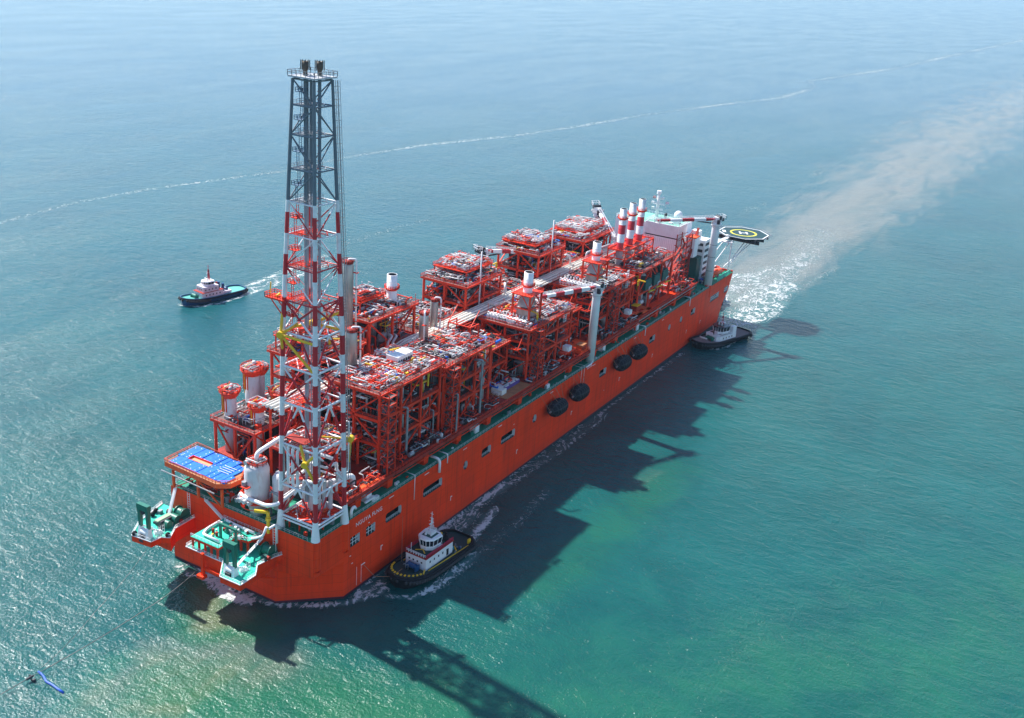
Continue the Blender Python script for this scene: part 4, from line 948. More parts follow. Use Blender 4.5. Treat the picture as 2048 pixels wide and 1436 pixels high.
def bar(cx,cy,lx,ly):
    c = V((hx,hy,hz+.018))+u*cx+w_*cy; m.poly([c-u*lx-w_*ly,c+u*lx-w_*ly,c+u*lx+w_*ly,c-u*lx+w_*ly])
bar(-2.0,0,.55,2.6); bar(2.0,0,.55,2.6); bar(0,0,1.5,.5); bar(-11.4,1.0,1.0,2.4); bar(-10.6,-7.6,.7,.7)
m.build('landing_letter', WHITE, hd)
m = MB()
oc2 = [(hx+(hr+1.5)*math.cos(R(22.5+45*k)), hy+(hr+1.5)*math.sin(R(22.5+45*k))) for k in range(8)]
for (a,b,c,d) in zip(oc, oc[1:]+oc[:1], oc2, oc2[1:]+oc2[:1]):
    m.beam((*c,hz+.3),(*d,hz+.3),.22); 
    for k in range(9): t = k/8; m.beam((a[0]+(b[0]-a[0])*t,a[1]+(b[1]-a[1])*t,hz-.3),(c[0]+(d[0]-c[0])*t,c[1]+(d[1]-c[1])*t,hz+.3),.12)
m.build('safety_net', GREY, hd)
m = MB()
for y in np.arange(hy-11,hy+12,3.6): m.beam((hx-12,y,hz-1.6),(hx+12,y,hz-1.6),.6,2.0,1)
for x in (hx-9,hx,hx+9): m.beam((x,hy-13,hz-2.2),(x,hy+13,hz-2.2),.5,2.4,1)
m.build('support_girder', [WHITE,DARK], hd)
m = MB()
for (a,b) in (((377,3,31),(384,-5,46.5)),((377,12,31),(390,6,46.5)),((377,3,33),(396,-1,46.5)),((377,14,35),(386,9,46.5)),((377,3,40),(384,6,46.5)),((377,6,30),(399,-6,46.6))): m.cyl(a,b,.3,8,0)
m.box(374,378,2,14,45.5,46,0); m.beam((352,9,47),(378,6,48),2.4,.4,0); m.rail([(352,8,47.4),(378,5,48.4)],1.1,1.6,.06)
for p in ((377,3),(377,13)): m.beam((*p,D),(*p,47),.6,None,0)
m.build('helideck_brace', WHITE, hd)

# ------------------------------------------------------------------ free standing things on or beside the ship
def lifeboat(x,y,z,rz,label):
    t = thing('lifeboat', label, 'lifeboat', (x,y,z), rz, 'orange enclosed lifeboats')
    m = MB(); n = 14; L = 7.0; b = 0
    rings = []
    for i in range(n+1):
        s = -1+2*i/n; w = 2.1*math.sqrt(max(0.02,1-abs(s)**2.6)); 
        for k in range(14):
            a = 2*math.pi*k/14; m.v.append((s*L, w*math.cos(a), 1.7+(1.5 if math.sin(a) > 0 else 1.7)*math.sin(a)*math.sqrt(max(.03,1-abs(s)**3))))
    for i in range(n):
        for k in range(14): j=(k+1)%14; m.face((i*14+k,(i+1)*14+k,(i+1)*14+j,i*14+j),0,True)
    m.build('hull', mat('lifeboat_orange',(.75,.09,.02),.4), t)
    m = MB(); m.lathe(-2.6,0,[(1.0,2.9),(.85,3.7),(.2,3.9)],12,0); m.build('wheelhouse', ORG, t)
    m = MB(); m.beam((-5,1.72,1.6),(5,1.72,1.6),.12,.25); m.beam((-5,-1.72,1.6),(5,-1.72,1.6),.12,.25); m.build('grab_line', BLK, t)
    return t
lifeboat(359.5,3.6,29.9,R(3),'orange lifeboat at the far edge of the deck, beside the thick crane pillar')
lb = lifeboat(349.5,4.6,29.8,R(8),'orange-red lifeboat between the accommodation and the thick crane pillar')

def fender(x, label, first=None):
    if first is None:
        t = thing('pneumatic_fender', label, 'fender', (x,-3.45,20.4), 0, 'black floating fenders slung along the hull')
        m = MB(); n, L, r = 30, 5.9, 3.25; K = 28
        for i in range(n+1):
            s = -1+2*i/n; w = r*max(.05,(1-abs(s)**3.2))**.5
            for k in range(K):
                a = 2*math.pi*k/K; bump = 1+.07*((i//2+k//2)%2); m.v.append((s*L*1.04, w*bump*math.cos(a), w*bump*math.sin(a)))
        for i in range(n):
            for k in range(K): j=(k+1)%K; m.face((i*K+k,(i+1)*K+k,(i+1)*K+j,i*K+j),1 if (i%4==0 or k%4==0) else 0,False)
        b = m.build('tyre_net', [RUB,mat('net_tyre', (.028,.030,.036), .8, var=.6, sc=1.2)], t)
        m = MB(); m.cyl((-6.8,0,0),(-5.8,0,0),.4,10); m.cyl((5.8,0,0),(6.8,0,0),.4,10); m.build('end_ring', GREY, t)
        m = MB()
        for a in ((-6,0,0),(6,0,0)):
            m.beam(a,(a[0]*1.5-1.2,3.5,7.6),.1); m.beam(a,(a[0]*.2+.8,3.5,7.8),.07)
        m.beam((-1.6,-.4,3.2),(-2.2,3.5,7.9),.1); m.beam((1.8,-.4,3.2),(2.6,3.5,7.9),.1)
        m.build('sling_rope', ROPE, t); return t
    c = copy_tree(first); c.location.x = x; c['label'] = label; return c
f1 = fender(151.2,'black tyre-net fender slung beside the oval hull opening and its rope')
fender(171.5,'black tyre-net fender slung below the gangway, between another fender and the pillar crane foot',f1)
fender(216.2,'black tyre-net fender slung beside the short hull window past the pillar crane',f1)
fender(235.0,'black tyre-net fender slung beside the long hull window with white jambs',f1)
# cargo on the laydown areas
m = MB(); m.box(124,136,7.4,13,B+.25,B+1.6,1)
for i in range(12):
    for j in range(6):
        if random.random() < .9: m.box(124.2+i*.98,125.0+i*.98,7.6+j*.9,8.3+j*.9,B+1.6,B+1.8,0 if j < 5 else 2)
tag(m.build('scaffold_tube_stack',[WHITE,PURP,BLUE]),'flat stack of white and purple bundles on the tan laydown area','cargo stack')
m = MB(); m.box(119.4,123,6,11,B+.25,B+2.3); m.box(118.6,119.4,7,10,B+.25,B+1.2); tag(m.build('tarpaulin_crate', mat('white_tarp',(.72,.70,.64),.8)),'white tarpaulin covered crate on the tan laydown area','crate')
m = MB(); m.box(183,187,3,5.6,B+.5,B+3.2,0)
for k in range(4): m.box(183+k*1.05,183.7+k*1.05,2.9,3,B+.8,B+2.6,1)
m.box(182.7,187.3,2.7,5.9,B+3.2,B+3.6,2); tag(m.build('cargo_basket',[ORG,REDD,TAN]),'orange cargo basket with pale lid on the orange laydown area','cargo basket')
m = MB(); m.box(245.5,250,4.6,7.6,B+2.6,B+5.2,0); m.box(245.4,250.1,4.5,7.7,B+5.2,B+5.5,1); tag(m.build('yellow_topped_crate',[REDD,YEL]),'red crate with bright yellow top in front of the generator module','crate')
m = MB(); m.box(245.5,250,8.2,11,B+2.6,B+4.9,0); m.box(251.6,258,9.2,11.6,B+.5,B+3.6,1); m.box(251.8,257.8,9.4,11.4,B+3.6,B+4.0,0); tag(m.build('blue_covered_crate',[NAVY,PURP]),'crates under blue covers behind the yellow topped crate','crate')

# ------------------------------------------------------------------ tugs
TDK = mat('tug_deck_paint', (.006,.040,.038), .6, var=.3, dirt=.4, dcol=(.05,.03,.02))
TYRE = mat('worn_tyre', (.035,.035,.04), .8, var=.5, sc=1.5)
def hull_outline(L, W, n=40, bow=.34, full=2.4):
    pts = []
    h2 = L/2
    for i in range(n):
        t = i/(n-1); x = h2-L*t   # bow +x to stern -x
        if t < bow: w = W/2*(1-(1-t/bow)**full)**(1/full)
        elif t > .88: w = W/2*(1-.45*((t-.88)/.12)**2)
        else: w = W/2
        pts.append((x,max(w,.3)))
    return pts
def tug(label, x, y, rz, L, W, style):
    t = thing('tugboat', label, 'tugboat', (x,y,0), rz, 'tugboats around the ship')
    o = hull_outline(L,W); n = len(o)
    hm = {'a':BLK,'b':BLK,'c':NAVY}[style]; dm = {'a':TDK,'b':mat('tug_deck_grey',(.20,.16,.15),.8),'c':mat('tug_deck_green',(.10,.42,.34),.6)}[style]
    m = MB()
    def zd(x_): s = (x_/L+.5); return 2.0+1.9*max(0,(s-.45)/.55)**2+.3*max(0,(.2-s))
    rows = [(-1.5,.55),(0,.86),(.0,.86),(1,1.0)]
    for x_, w in o:
        for sgn in (1,-1):
            m.v += [(x_*.93,sgn*w*.7,-1.5),(x_*.965,sgn*w*.88,.2),(x_,sgn*w,zd(x_)),(x_,sgn*w,zd(x_)+.85),(x_-(.3 if x_>0 else -.3),sgn*max(w-.35,.05),zd(x_)+.85),(x_-(.3 if x_>0 else -.3),sgn*max(w-.35,.05),zd(x_)+.02)]
    for i in range(n-1):
        for s_ in (0,1):
            a = i*12+s_*6; b = (i+1)*12+s_*6
            for k in range(5):
                f = (a+k,b+k,b+k+1,a+k+1); m.face(f if s_ else f[::-1],0,False)
        a, b = i*12, (i+1)*12; m.face((a+5,b+5,b+11,a+11),1)
    e = (n-1)*12
    for k in range(5): m.face((e+k,e+6+k,e+7+k,e+k+1),0)
    for k in range(5): m.face((k,k+1,7+k,6+k),0)
    m.build('hull', [hm,dm], t)
    m = MB(); pt = []
    for x_, w in o: pt.append((x_,w+.25,zd(x_)+.25))
    pr_ = pt[::-1]+[(p[0],-p[1],p[2]) for p in pt]
    m.pipe(pr_,.55 if style != 'c' else .4,8,0,bend=.1); m.build('rubber_belt', RUB, t)
    m = MB(); k = 0
    for i in range(0,n,1):
        x_, w = o[i]
        if style == 'a' or i < 14 or i > 34:
            for s_ in (1,-1): m.cyl((x_,s_*(w+.5),zd(x_)-.55),(x_,s_*(w+1.1),zd(x_)-.55),.66,10)
    m.build('tyre_fender', TYRE, t)
    sw = 2.0*L/38
    S = L/38
    if style == 'a':
        m = MB(); m.prism([(8*S,-4.2),(8*S,4.2),(-7*S,4.2),(-7*S,-4.2)],2.4,7.0,0); m.box(-7.2*S,8.3*S,-4.5,4.5,7.0,7.3,1)
        for k in range(5): m.box(-4*S+k*2.4,-3.4*S+k*2.4,-4.24,-4.2,4.6,5.4,2); m.box(-4*S+k*2.4,-3.4*S+k*2.4,4.2,4.24,4.6,5.4,2)
        for k in range(4): m.box(8.02*S,8.06*S,-3+k*1.7,-2.4+k*1.7,4.8,5.4,2)
        m.box(-4.8,-3.6,4.2,4.25,2.8,5.2,2); d = m.build('deckhouse',[WHITE,REDD,BLK], t)
        m = MB(); m.box(-6.8*S,7.8*S,-4.1,4.1,7.3,7.36,0); m.build('upper_deck', TDK, d)
        m = MB(); m.rail([(8*S,-4.2,7.3),(8*S,4.2,7.3)],1.1,1,.07,0); m.rail([(8*S,4.2,7.3),(-7*S,4.2,7.3)],1.1,.8,.1,1); m.rail([(8*S,-4.2,7.3),(-7*S,-4.2,7.3)],1.1,.8,.1,1)
        m.build('rail',[WHITE,mat('rail_red',(.5,.02,.06),.5)], d)
        m = MB(); m.beam((6,2,7.5),(4.4,0,7.5),.4,.15); m.beam((6,-2,7.5),(4.4,0,7.5),.4,.15); m.beam((4.4,0,7.5),(2.6,0,7.5),.4,.15)
        wy = 4.6; m.beam((8,5.2,3.0),(-14,6.3,2.7),.25,.2); m.beam((8,-5.2,3.0),(-14,-6.3,2.7),.25,.2); m.beam((8.5,4,3),(11,5.4,3.3),.5,.4); m.beam((-8,5.4,3),(-10,3,3),.3,.3); m.box(-16.4,-15,5,5.6,2.4,4,0); m.box(-14,-12.4,-5.6,-5,2.4,3.6,0)
        for k in range(13):
            a_ = R(-78+k*13); m.box(11.4+6.6*math.cos(a_)-.35,11.4+6.6*math.cos(a_)+.35,5.7*math.sin(a_)-.25,5.7*math.sin(a_)+.25,3.9+math.cos(a_)*.9,4.25+math.cos(a_)*.9)
        m.build('yellow_marking', YEL, t)
        wx = .6
        m = MB()
        for sy in (-2.8,2.8): m.box(-5.6,-3.6,sy-.7,sy+.7,7.3,9.9,0); m.cyl((-4.6,sy,9.9),(-4.9,sy,10.9),.35,8,0)
        for sy in (-3.6,3.6): m.cyl((-1.4,sy,7.8),(.4,sy,7.8),.42,8,1); m.cyl((-2.9,sy*.95,7.36),(-2.9,sy*.95,8.6),.25,6,2)
        m.box(-6.6,-5.9,-1.5,1.5,7.3,8.2,2); m.ladder((-2.2,3.0,7.3),(-1.2,3.0,11),.7,1); m.beam((7,-3,7.4),(7,-3,10.4),.14,None,1)
        m.build('funnel',[BLK,WHITE,MGRN], d)
    elif style == 'b':
        m = MB(); m.prism([(9,-3.6),(9,3.6),(7,5.0),(-7.5,5.0),(-7.5,-5.0),(7,-5.0)],2.4,5.2,0); m.box(-7.4,-4.2,-4.9,-2.8,5.2,9.0,0); m.box(-7.4,-4.2,2.8,4.9,5.2,9.0,0); m.box(-3.6,4.6,-4.2,4.2,5.2,5.35,1)
        for k in range(4): m.box(-4+k*2.6,-3.3+k*2.6,5.0,5.05,3.4,4.3,1); m.box(9,9.05,-2.6+k*1.5,-2+k*1.5,3.6,4.3,1)
        d = m.build('deckhouse',[WHITE,BLK], t); wx = .8
        m = MB(); m.rail([(9,-3.4,5.2),(9,3.4,5.2),(7,4.8,5.2),(-7,4.8,5.2)],1.1,1,.06,0); m.beam((3,3,6.8),(-1,3,6.8),.4,.6,1); m.cyl((7.4,.5,4),(7.8,.5,8.4),.35,8,2); m.build('rail',[WHITE,ORG,BLK], d)
        m = MB(); m.rail([(16,-2.4,4.6),(17,0,4.8),(16,2.4,4.6)],.8,1,.12,0); m.build('bow_rail', WHITE, t)
    else:
        m = MB(); m.prism([(10,-3.6),(10,3.6),(8,4.4),(-4,4.4),(-4,-4.4),(8,-4.4)],2.4,5.6,0); m.prism([(8.6,-3.2),(8.6,3.2),(7,3.9),(-1.4,3.9),(-1.4,-3.9),(7,-3.9)],5.6,8.6,0); m.box(-10,-4,-4,4,2.4,3.8,0)
        m.box(-4.2,10.2,-4.5,4.5,5.5,5.65,1)
        for k in range(5): m.box(-2+k*2.3,-1.3+k*2.3,3.9,3.95,6.6,7.4,2); m.box(-2+k*2.3,-1.3+k*2.3,4.4,4.45,3.6,4.4,2)
        for k in range(3): m.box(8.6,8.65,-2.2+k*1.8,-1.5+k*1.8,6.6,7.4,2)
        d = m.build('deckhouse',[mat('pinkish_white',(.70,.62,.66),.5),REDD,BLK], t); wx = 3.2
        m = MB(); m.cyl((-5.5,2,3.8),(-5.5,2,8.2),.8,10,0); m.cyl((-5.5,-2,3.8),(-5.5,-2,8.2),.8,10,0); m.cyl((-2.6,0,8),(-2.6,0,9),.6,8,1); m.cyl((-8,-2,4.2),(-8,2,4.2),1.1,12,0); m.build('funnel',[NAVY,REDD], t)
    wz = {'a':7.3,'b':6.4,'c':8.6}[style]; wh_ = {'a':4.4,'b':4.0,'c':2.6}[style]
    if style == 'b': wz, wh_ = 5.4, 4.4
    oc_ = [(wx+ (2.9 if k in (0,7) else (1.6 if k in (1,6) else (-1.6 if k in (2,5) else -2.4))), {0:.9,1:2.3,2:2.6,3:1.4,4:-1.4,5:-2.6,6:-2.3,7:-.9}[k]) for k in range(8)]
    m = MB(); sc_ = {'a':1.25,'b':1.5,'c':1.15}[style]
    def ocs(f): return [(wx+(px-wx)*f*sc_, py*f*sc_) for px,py in oc_][::-1]
    def frus(f0,f1,z0,z1,mi):
        a, b = ocs(f0), ocs(f1); nb = len(m.v)
        m.v += [(p[0],p[1],z0) for p in a]+[(p[0],p[1],z1) for p in b]
        for k in range(8): j=(k+1)%8; m.face((nb+j,nb+k,nb+8+k,nb+8+j),mi)
        m.face([nb+8+k for k in range(7,-1,-1)],mi)
    frus(.98,1.0,wz,wz+wh_*.36,0); frus(1.0,1.1,wz+wh_*.36,wz+wh_*.88,1); frus(1.14,1.08,wz+wh_*.88,wz+wh_,0 if style != 'b' else 1)
    wb = m.build('wheelhouse',[WHITE,GLASS], t)
    m = MB(); A1, A2 = ocs(1.015), ocs(1.115)
    for k in range(8):
        j=(k+1)%8; z0_, z1_ = wz+wh_*.36, wz+wh_*.88
        for tt in (0,.5): p = V((*A1[k],z0_)).lerp(V((*A1[j],z0_)),tt); q2 = V((*A2[k],z1_)).lerp(V((*A2[j],z1_)),tt); m.beam(p,q2,.16)
    m.build('window_frame', WHITE, wb)
    zt = wz+wh_; m = MB(); mm = 0 if style == 'a' else 1
    if style != 'c': m.box(wx-1.6,wx+1.6,-1.6,1.6,zt,zt+.1,2)
    mh = {'a':8.4,'b':7.2,'c':8.8}[style]
    if style == 'a':
        m.box(wx-2.2,wx+2.0,-2.1,2.1,zt,zt+.06,2); m.box(wx-1.9,wx+.6,-1.2,1.2,zt,zt+.9,0); m.lathe(wx+1.3,-.9,[(.4,zt),(.45,zt+.5),(.1,zt+.9)],8,0); m.rail([(wx-1.9,-1.3,zt+1),(wx+1.2,-1.3,zt+1),(wx+1.2,1.3,zt+1),(wx-1.9,1.3,zt+1)],.9,.8,.05,0,closed=True)
    for dx,dy in ((-.5,-.5),(-.5,.5),(.5,0)): m.beam((wx-.6+dx,dy,zt),(wx-.6+dx*.3,dy*.4,zt+mh*.72),.18 if style != 'c' else .3,None,mm)
    m.beam((wx-.6,0,zt+mh*.5),(wx-.6,0,zt+mh),.16,None,mm)
    for k in (.4,.55,.7,.9): m.beam((wx-.6,-1.5+k,zt+mh*k),(wx-.6,1.5-k,zt+mh*k),.13,None,mm)
    m.box(wx-1.4,wx+.6,-.15,.15,zt+mh*.46,zt+mh*.5,0); m.cyl((wx+.9,1,zt),(wx+.9,1,zt+1.6),.3,8,0); m.cyl((wx+.9,-1,zt),(wx+.9,-1,zt+1.6),.3,8,0)
    m.build('mast',[WHITE,mat('mast_red',(.45,.03,.05),.5),MGRN], wb)
    m = MB(); ra = random.Random(int(x)); fx = 10 if style != 'c' else 12.4
    m.cyl((fx,-1.6,4.0),(fx,1.6,4.0),1.0,12,0); m.box(fx-1.2,fx+1.2,-2.2,-1.7,2.6,4.6,0); m.box(fx-1.2,fx+1.2,1.7,2.2,2.6,4.6,0)
    if style == 'a':
        m.pipe([(fx+1.6,-1.6,3),(fx+1.6,-1.6,5),(fx+3,-1.6,5.4)],.12,6,1); m.pipe([(fx+1.6,-.6,3),(fx+1.6,-.6,5),(fx+3,-.6,5.4)],.12,6,1)
        m.cyl((-9.3,0,2.4),(-9.3,0,4.2),1.0,12,2); m.cyl((-8.6,2.8,2.4),(-8.6,2.8,3.2),.9,12,2)
        for k in range(46): xx = ra.uniform(-11.5,-7.3); yy = ra.uniform(-5,5); s = ra.uniform(.2,.6); m.box(xx,xx+s,yy,yy+s,2.3,2.3+s*2,ra.choice([0,1,1,3,4]))
    else:
        for k in range(14): xx = ra.uniform(-11,-7.5); yy = ra.uniform(-4,4); s = ra.uniform(.25,.55); m.box(xx,xx+s,yy,yy+s,2.3,2.3+s*1.8,ra.choice([0,1,4,4]))
    m.build('winch',[NAVY if style == 'a' else DGRN,GREY,mat('teal_drum',(.02,.32,.38),.5),YEL,BLK], t)
    return t
tug('black tugboat with white deckhouse and yellow trim pushing near the flare tower end', 48.4,-10.4, R(180-2), 39, 13.6, 'a')
tug('black tugboat with red mast and bare grey aft deck near the far hull end', 333,-12.2, R(180-17), 46, 14, 'b')
tug('blue hulled tugboat with pale green aft deck sailing alone beyond the ship', 201,245.5, R(180-8), 42, 12, 'c')
tug('black tugboat mostly hidden behind the far end of the hull', 400,17.5, R(180+18), 36, 12, 'b')

# ------------------------------------------------------------------ tow lines
def line(name, pts, r, label, cat, m=WIRE, sag=0):
    b = MB(); pts = [V(p) for p in pts]; out = []
    for a, c in zip(pts, pts[1:]):
        for k in range(12): t = k/12; o = a.lerp(c,t); o.z -= sag*4*t*(1-t); out.append(o)
    out.append(pts[-1]); b.pipe(out, r, 5, 0, bend=.01); return tag(b.build(name, m), label, cat)
line('tow_line',[(-15.8,33.5,13),(-30,38,6.5),(-66,44.6,1.2),(-120,49,.6)],.10,'dark steel tow wire running from the large mooring platform out past the wire joint','tow line',sag=.6)
line('tow_line',[(-19,51,16),(-40,50,5.5),(-63,45.6,1.0)],.06,'thin tow wire from the outer mooring platform down to the wire joint','tow line',sag=1)
line('mooring_rope',[(25,-.1,7.3),(26.5,-3.5,3.4),(29.5,-8,3.6),(34,-9,4.6)],.08,'pale rope sagging from the hull side to the bow of the near tugboat','rope',ROPE)
line('mooring_rope',[(46,-.1,16),(37,-6.6,5)],.06,'thin rope rising from the near tugboat bow up the hull','rope',ROPE)
m = MB(); m.cyl((-67.6,44.8,1.0),(-65.6,44.6,1.2),.35,8); m.cyl((-66.6,43.9,.4),(-66.2,45.3,1.6),.25,8); m.box(-66.6,-65.8,43.2,43.8,.0,.9); tag(m.build('wire_joint', DARK),'dark shackle joining the two tow wires beside the blue hose','shackle')
m = MB(); cps = [(-63.2,45.6,.5),(-63.4,43.4,.35),(-64.6,40.4,.3),(-64.4,38.6,.3),(-64.7,36,.3),(-64.8,33.2,.25)]
m.pipe(cps,.33,7,0,bend=.8); tag(m.build('floating_line', mat('blue_float',(.01,.10,.55),.4)),'bright blue floating hose drifting beside the tow wire joint','hose')

# ------------------------------------------------------------------ sea
def axis(lo, hi, step, far_lo, far_hi, g=1.07):
    a = list(np.arange(lo,hi,step)); s = step; x = a[-1]
    while x < far_hi: s *= g; x += s; a.append(x)
    s = step; x = a[0]; pre = []
    while x > far_lo: s *= g; x -= s; pre.append(x)
    return np.array(pre[::-1]+a)
def axis2(segs, lo, hi, g):
    a = [segs[0][0]]
    for e, stp in segs[1:]:
        while a[-1] < e-1e-6: a.append(a[-1]+stp)
    s = segs[-1][1]
    while a[-1] < hi: s *= g; a.append(a[-1]+s)
    s = segs[1][1]; pre = [a[0]]
    while pre[-1] > lo: s *= g; pre.append(pre[-1]-s)
    return np.array(pre[:0:-1]+a)
ax = axis2([(-90,0),(480,1.7),(900,3.5),(2600,9)],-9000,26000,1.07); ay = axis2([(-110,0),(-66,3),(66,1.7),(500,2.8)],-16000,26000,1.06)
nx_, ny_ = len(ax), len(ay)
GX, GY = np.meshgrid(ax, ay, indexing='ij'); gx, gy = GX.ravel(), GY.ravel()
co = np.zeros((nx_*ny_,3)); co[:,0] = gx; co[:,1] = gy
me = bpy.data.meshes.new('sea'); me.vertices.add(nx_*ny_); me.vertices.foreach_set('co', co.ravel())
I, J = np.meshgrid(np.arange(nx_-1), np.arange(ny_-1), indexing='ij'); a = (I*ny_+J).ravel()
fc = np.stack([a, a+ny_, a+ny_+1, a+1],1).ravel(); nf = len(a)
me.loops.add(nf*4); me.loops.foreach_set('vertex_index', fc.astype(np.int32)); me.polygons.add(nf)
me.polygons.foreach_set('loop_start', np.arange(0,nf*4,4,dtype=np.int32)); me.polygons.foreach_set('loop_total', np.full(nf,4,dtype=np.int32)); me.update(calc_edges=True)
def dist(pl):
    d = np.full(len(gx),1e9); pl = np.array(pl,float)
    for p, q2 in zip(pl[:-1], pl[1:]):
        v = q2-p; L2 = (v**2).sum()+1e-9; t = np.clip(((gx-p[0])*v[0]+(gy-p[1])*v[1])/L2,0,1)
        d = np.minimum(d, np.hypot(gx-(p[0]+t*v[0]), gy-(p[1]+t*v[1])))
    return d
foam = np.zeros(len(gx)); silt = np.zeros(len(gx)); grn = np.zeros(len(gx))
def F(pl, w, s, p=2):
    global foam; foam = np.maximum(foam, s*np.exp(-(dist(pl)/w)**p))
F([(-.8,31),(-.8,16),(6,5.5),(13.4,-2.2),(20,-5.8),(27,-7.6)],1.5,1.0); F([(0,26),(0,16),(7,5),(14,-2)],1.0,.75)
F([(3.4,54),(-1.5,42),(-4.5,33),(-4.5,24)],3.2,1.05,3); F([(-4,48),(-2,60)],2,.8); F([(19,-2.6),(29,-4.6)],2.4,.85)
F([(68,-.6),(94,-1.6),(112,-2.4)],3.4,.84); F([(100,-3),(150,-5),(200,-5)],3,.56); F([(20,-.2),(112,-.8),(176,-1.4),(300,-3)],1.6,.62)
F([(24,-10),(28,-17.6),(36,-19.6)],1.3,1.0); F([(36,-19.6),(50,-20.4),(62,-20)],3,.74); F([(68,-14),(78,-12),(94,-9)],2.2,.95); F([(70,-6),(86,-5)],3.5,.70); F([(58,-21),(90,-21),(120,-18)],4,.42)
F([(313,-6),(318,-15),(328,-19),(345,-19.5)],1.3,.95); F([(345,-19),(372,-21)],2,.6); F([(356,-10),(372,-11),(384,-14)],3.2,.75)
F([(372,-9),(420,-10),(470,-8)],14,.68,4); F([(372,-14),(400,-22),(430,-20)],5,.74); F([(366,-6),(400,-6)],6,.72); F([(392,34),(425,34),(462,28),(476,15),(450,2),(410,4)],9,.68); F([(385,22),(400,10),(420,12)],7,.66); F([(392,46),(430,44),(500,38)],7,.44)
F([(470,-4),(520,0),(560,2)],22,.54); F([(560,2),(640,8)],30,.46); F([(380,30),(430,16),(500,10)],16,.58); F([(480,-20),(540,-26)],5,.45)
F([(222,245),(262,250),(310,255)],4,.78); F([(218,237),(256,237),(300,241)],4,.74); F([(224,241),(300,247)],8,.55); F([(222,239),(290,243)],7,.5)
F([(180,250),(186,240),(196,236.5),(214,236),(232,236)],1.7,.95); F([(181,250),(190,254),(206,253)],1.4,.8)
S1 = [(219.9,462.9),(290.4,475.7),(359,473.5),(496.6,450.4),(579.1,454.8),(696.1,443.3),(836.4,409.7),(957.5,394.6),(1138.2,379.5),(1361.8,344.2),(1515.7,313.1),(1686.9,315.7),(1769.9,324.9),(1847.1,357.5),(2073.8,334.6),(2415.8,301.6),(3015.3,285),(4430.7,234.5)]
SW = np.clip(3.2+gx*.006,3,22); st_ = np.exp(-(dist(S1)/SW)**2); foam = np.maximum(foam, st_*(.53+.11*np.sin(gx/67)*np.sin(gx/171+1)-.02*np.clip(gx/2500,0,1)))
S2 = [(599,84),(672.7,83.1),(746.3,78.8),(869.5,84.8),(1005,88),(1151,87.2),(1375.6,102.3),(2080.2,45.1)]
foam = np.maximum(foam, np.exp(-(dist(S2)/(5+gx*.006))**2)*(.34+.16*np.sin(gx/23)*np.sin(gx/61)-.00008*gx)); foam = np.maximum(foam, np.exp(-(dist([(340,262),(383,265),(440,262)])/6)**2)*.36)
foam = np.maximum(foam, np.exp(-(dist([(100,462),(160,455),(220,463)])/3)**2)*.5)
W = np.clip(30+(gx-380)*.075,14,220); cy_ = 18+(gx-400)*0
sl = np.exp(-(np.abs(gy-(14+np.where(gx>1400,(gx-1400)*-.03,0)))/W)**2)*np.clip((gx-372)/40,0,1)*np.clip(.95-(gx-450)/4200,.35,1); silt = np.maximum(silt, sl)
silt = np.maximum(silt, .16*np.exp(-(np.abs(gy+9)/9.0)**2)*np.clip((gx-60)/40,0,1)*np.clip((330-gx)/60,0,1))
silt = np.maximum(silt, .85*np.exp(-(dist([(-8,36),(-20,24),(-12,20)])/7)**2)); silt = np.maximum(silt, .6*np.exp(-(dist([(-60,16),(-52,4)])/4.5)**2)); silt = np.maximum(silt, .45*np.exp(-(dist([(146,-42),(160,-46)])/7)**2))
grn = np.maximum(.95*np.exp(-(dist([(-52,12),(-34,-16),(-14,-52)])/26)**2), .62*np.exp(-(dist([(-12,-62),(30,-112),(85,-165),(160,-215)])/60)**2)); silt = np.maximum(silt, .58*np.exp(-(dist([(-58,22),(-34,8),(-22,-6)])/15)**2)); silt = np.maximum(silt, .62*np.exp(-(dist([(-40,24),(-24,8),(-20,-6)])/12)**2)); silt = np.maximum(silt, .34*np.exp(-(dist([(-72,40),(-68,10),(-60,-6)])/15)**2)); grn = np.maximum(grn, .6*np.exp(-(dist([(60,-48),(120,-52),(170,-52)])/16)**2)); 
deep = np.clip(.5+.5*(-(gx-30)*.45-(gy+40)*.9)/160,0,1)
grn = np.maximum(grn, .95*np.exp(-(dist([(-6,40),(-20,26),(-14,16)])/15)**2))
off = np.clip((gx*.75+gy*.9-150)/1300,0,1)**.8  # mask for painted sky reflection and haze, growing toward the far water
for nm, arr in (('foam',foam),('silt',silt),('green',grn),('sky_tint',off)):
    at = me.attributes.new(nm,'FLOAT','POINT'); at.data.foreach_set('value', arr.astype(np.float32))
sea = bpy.data.objects.new('sea', me); COL.objects.link(sea); sea['kind'] = 'structure'

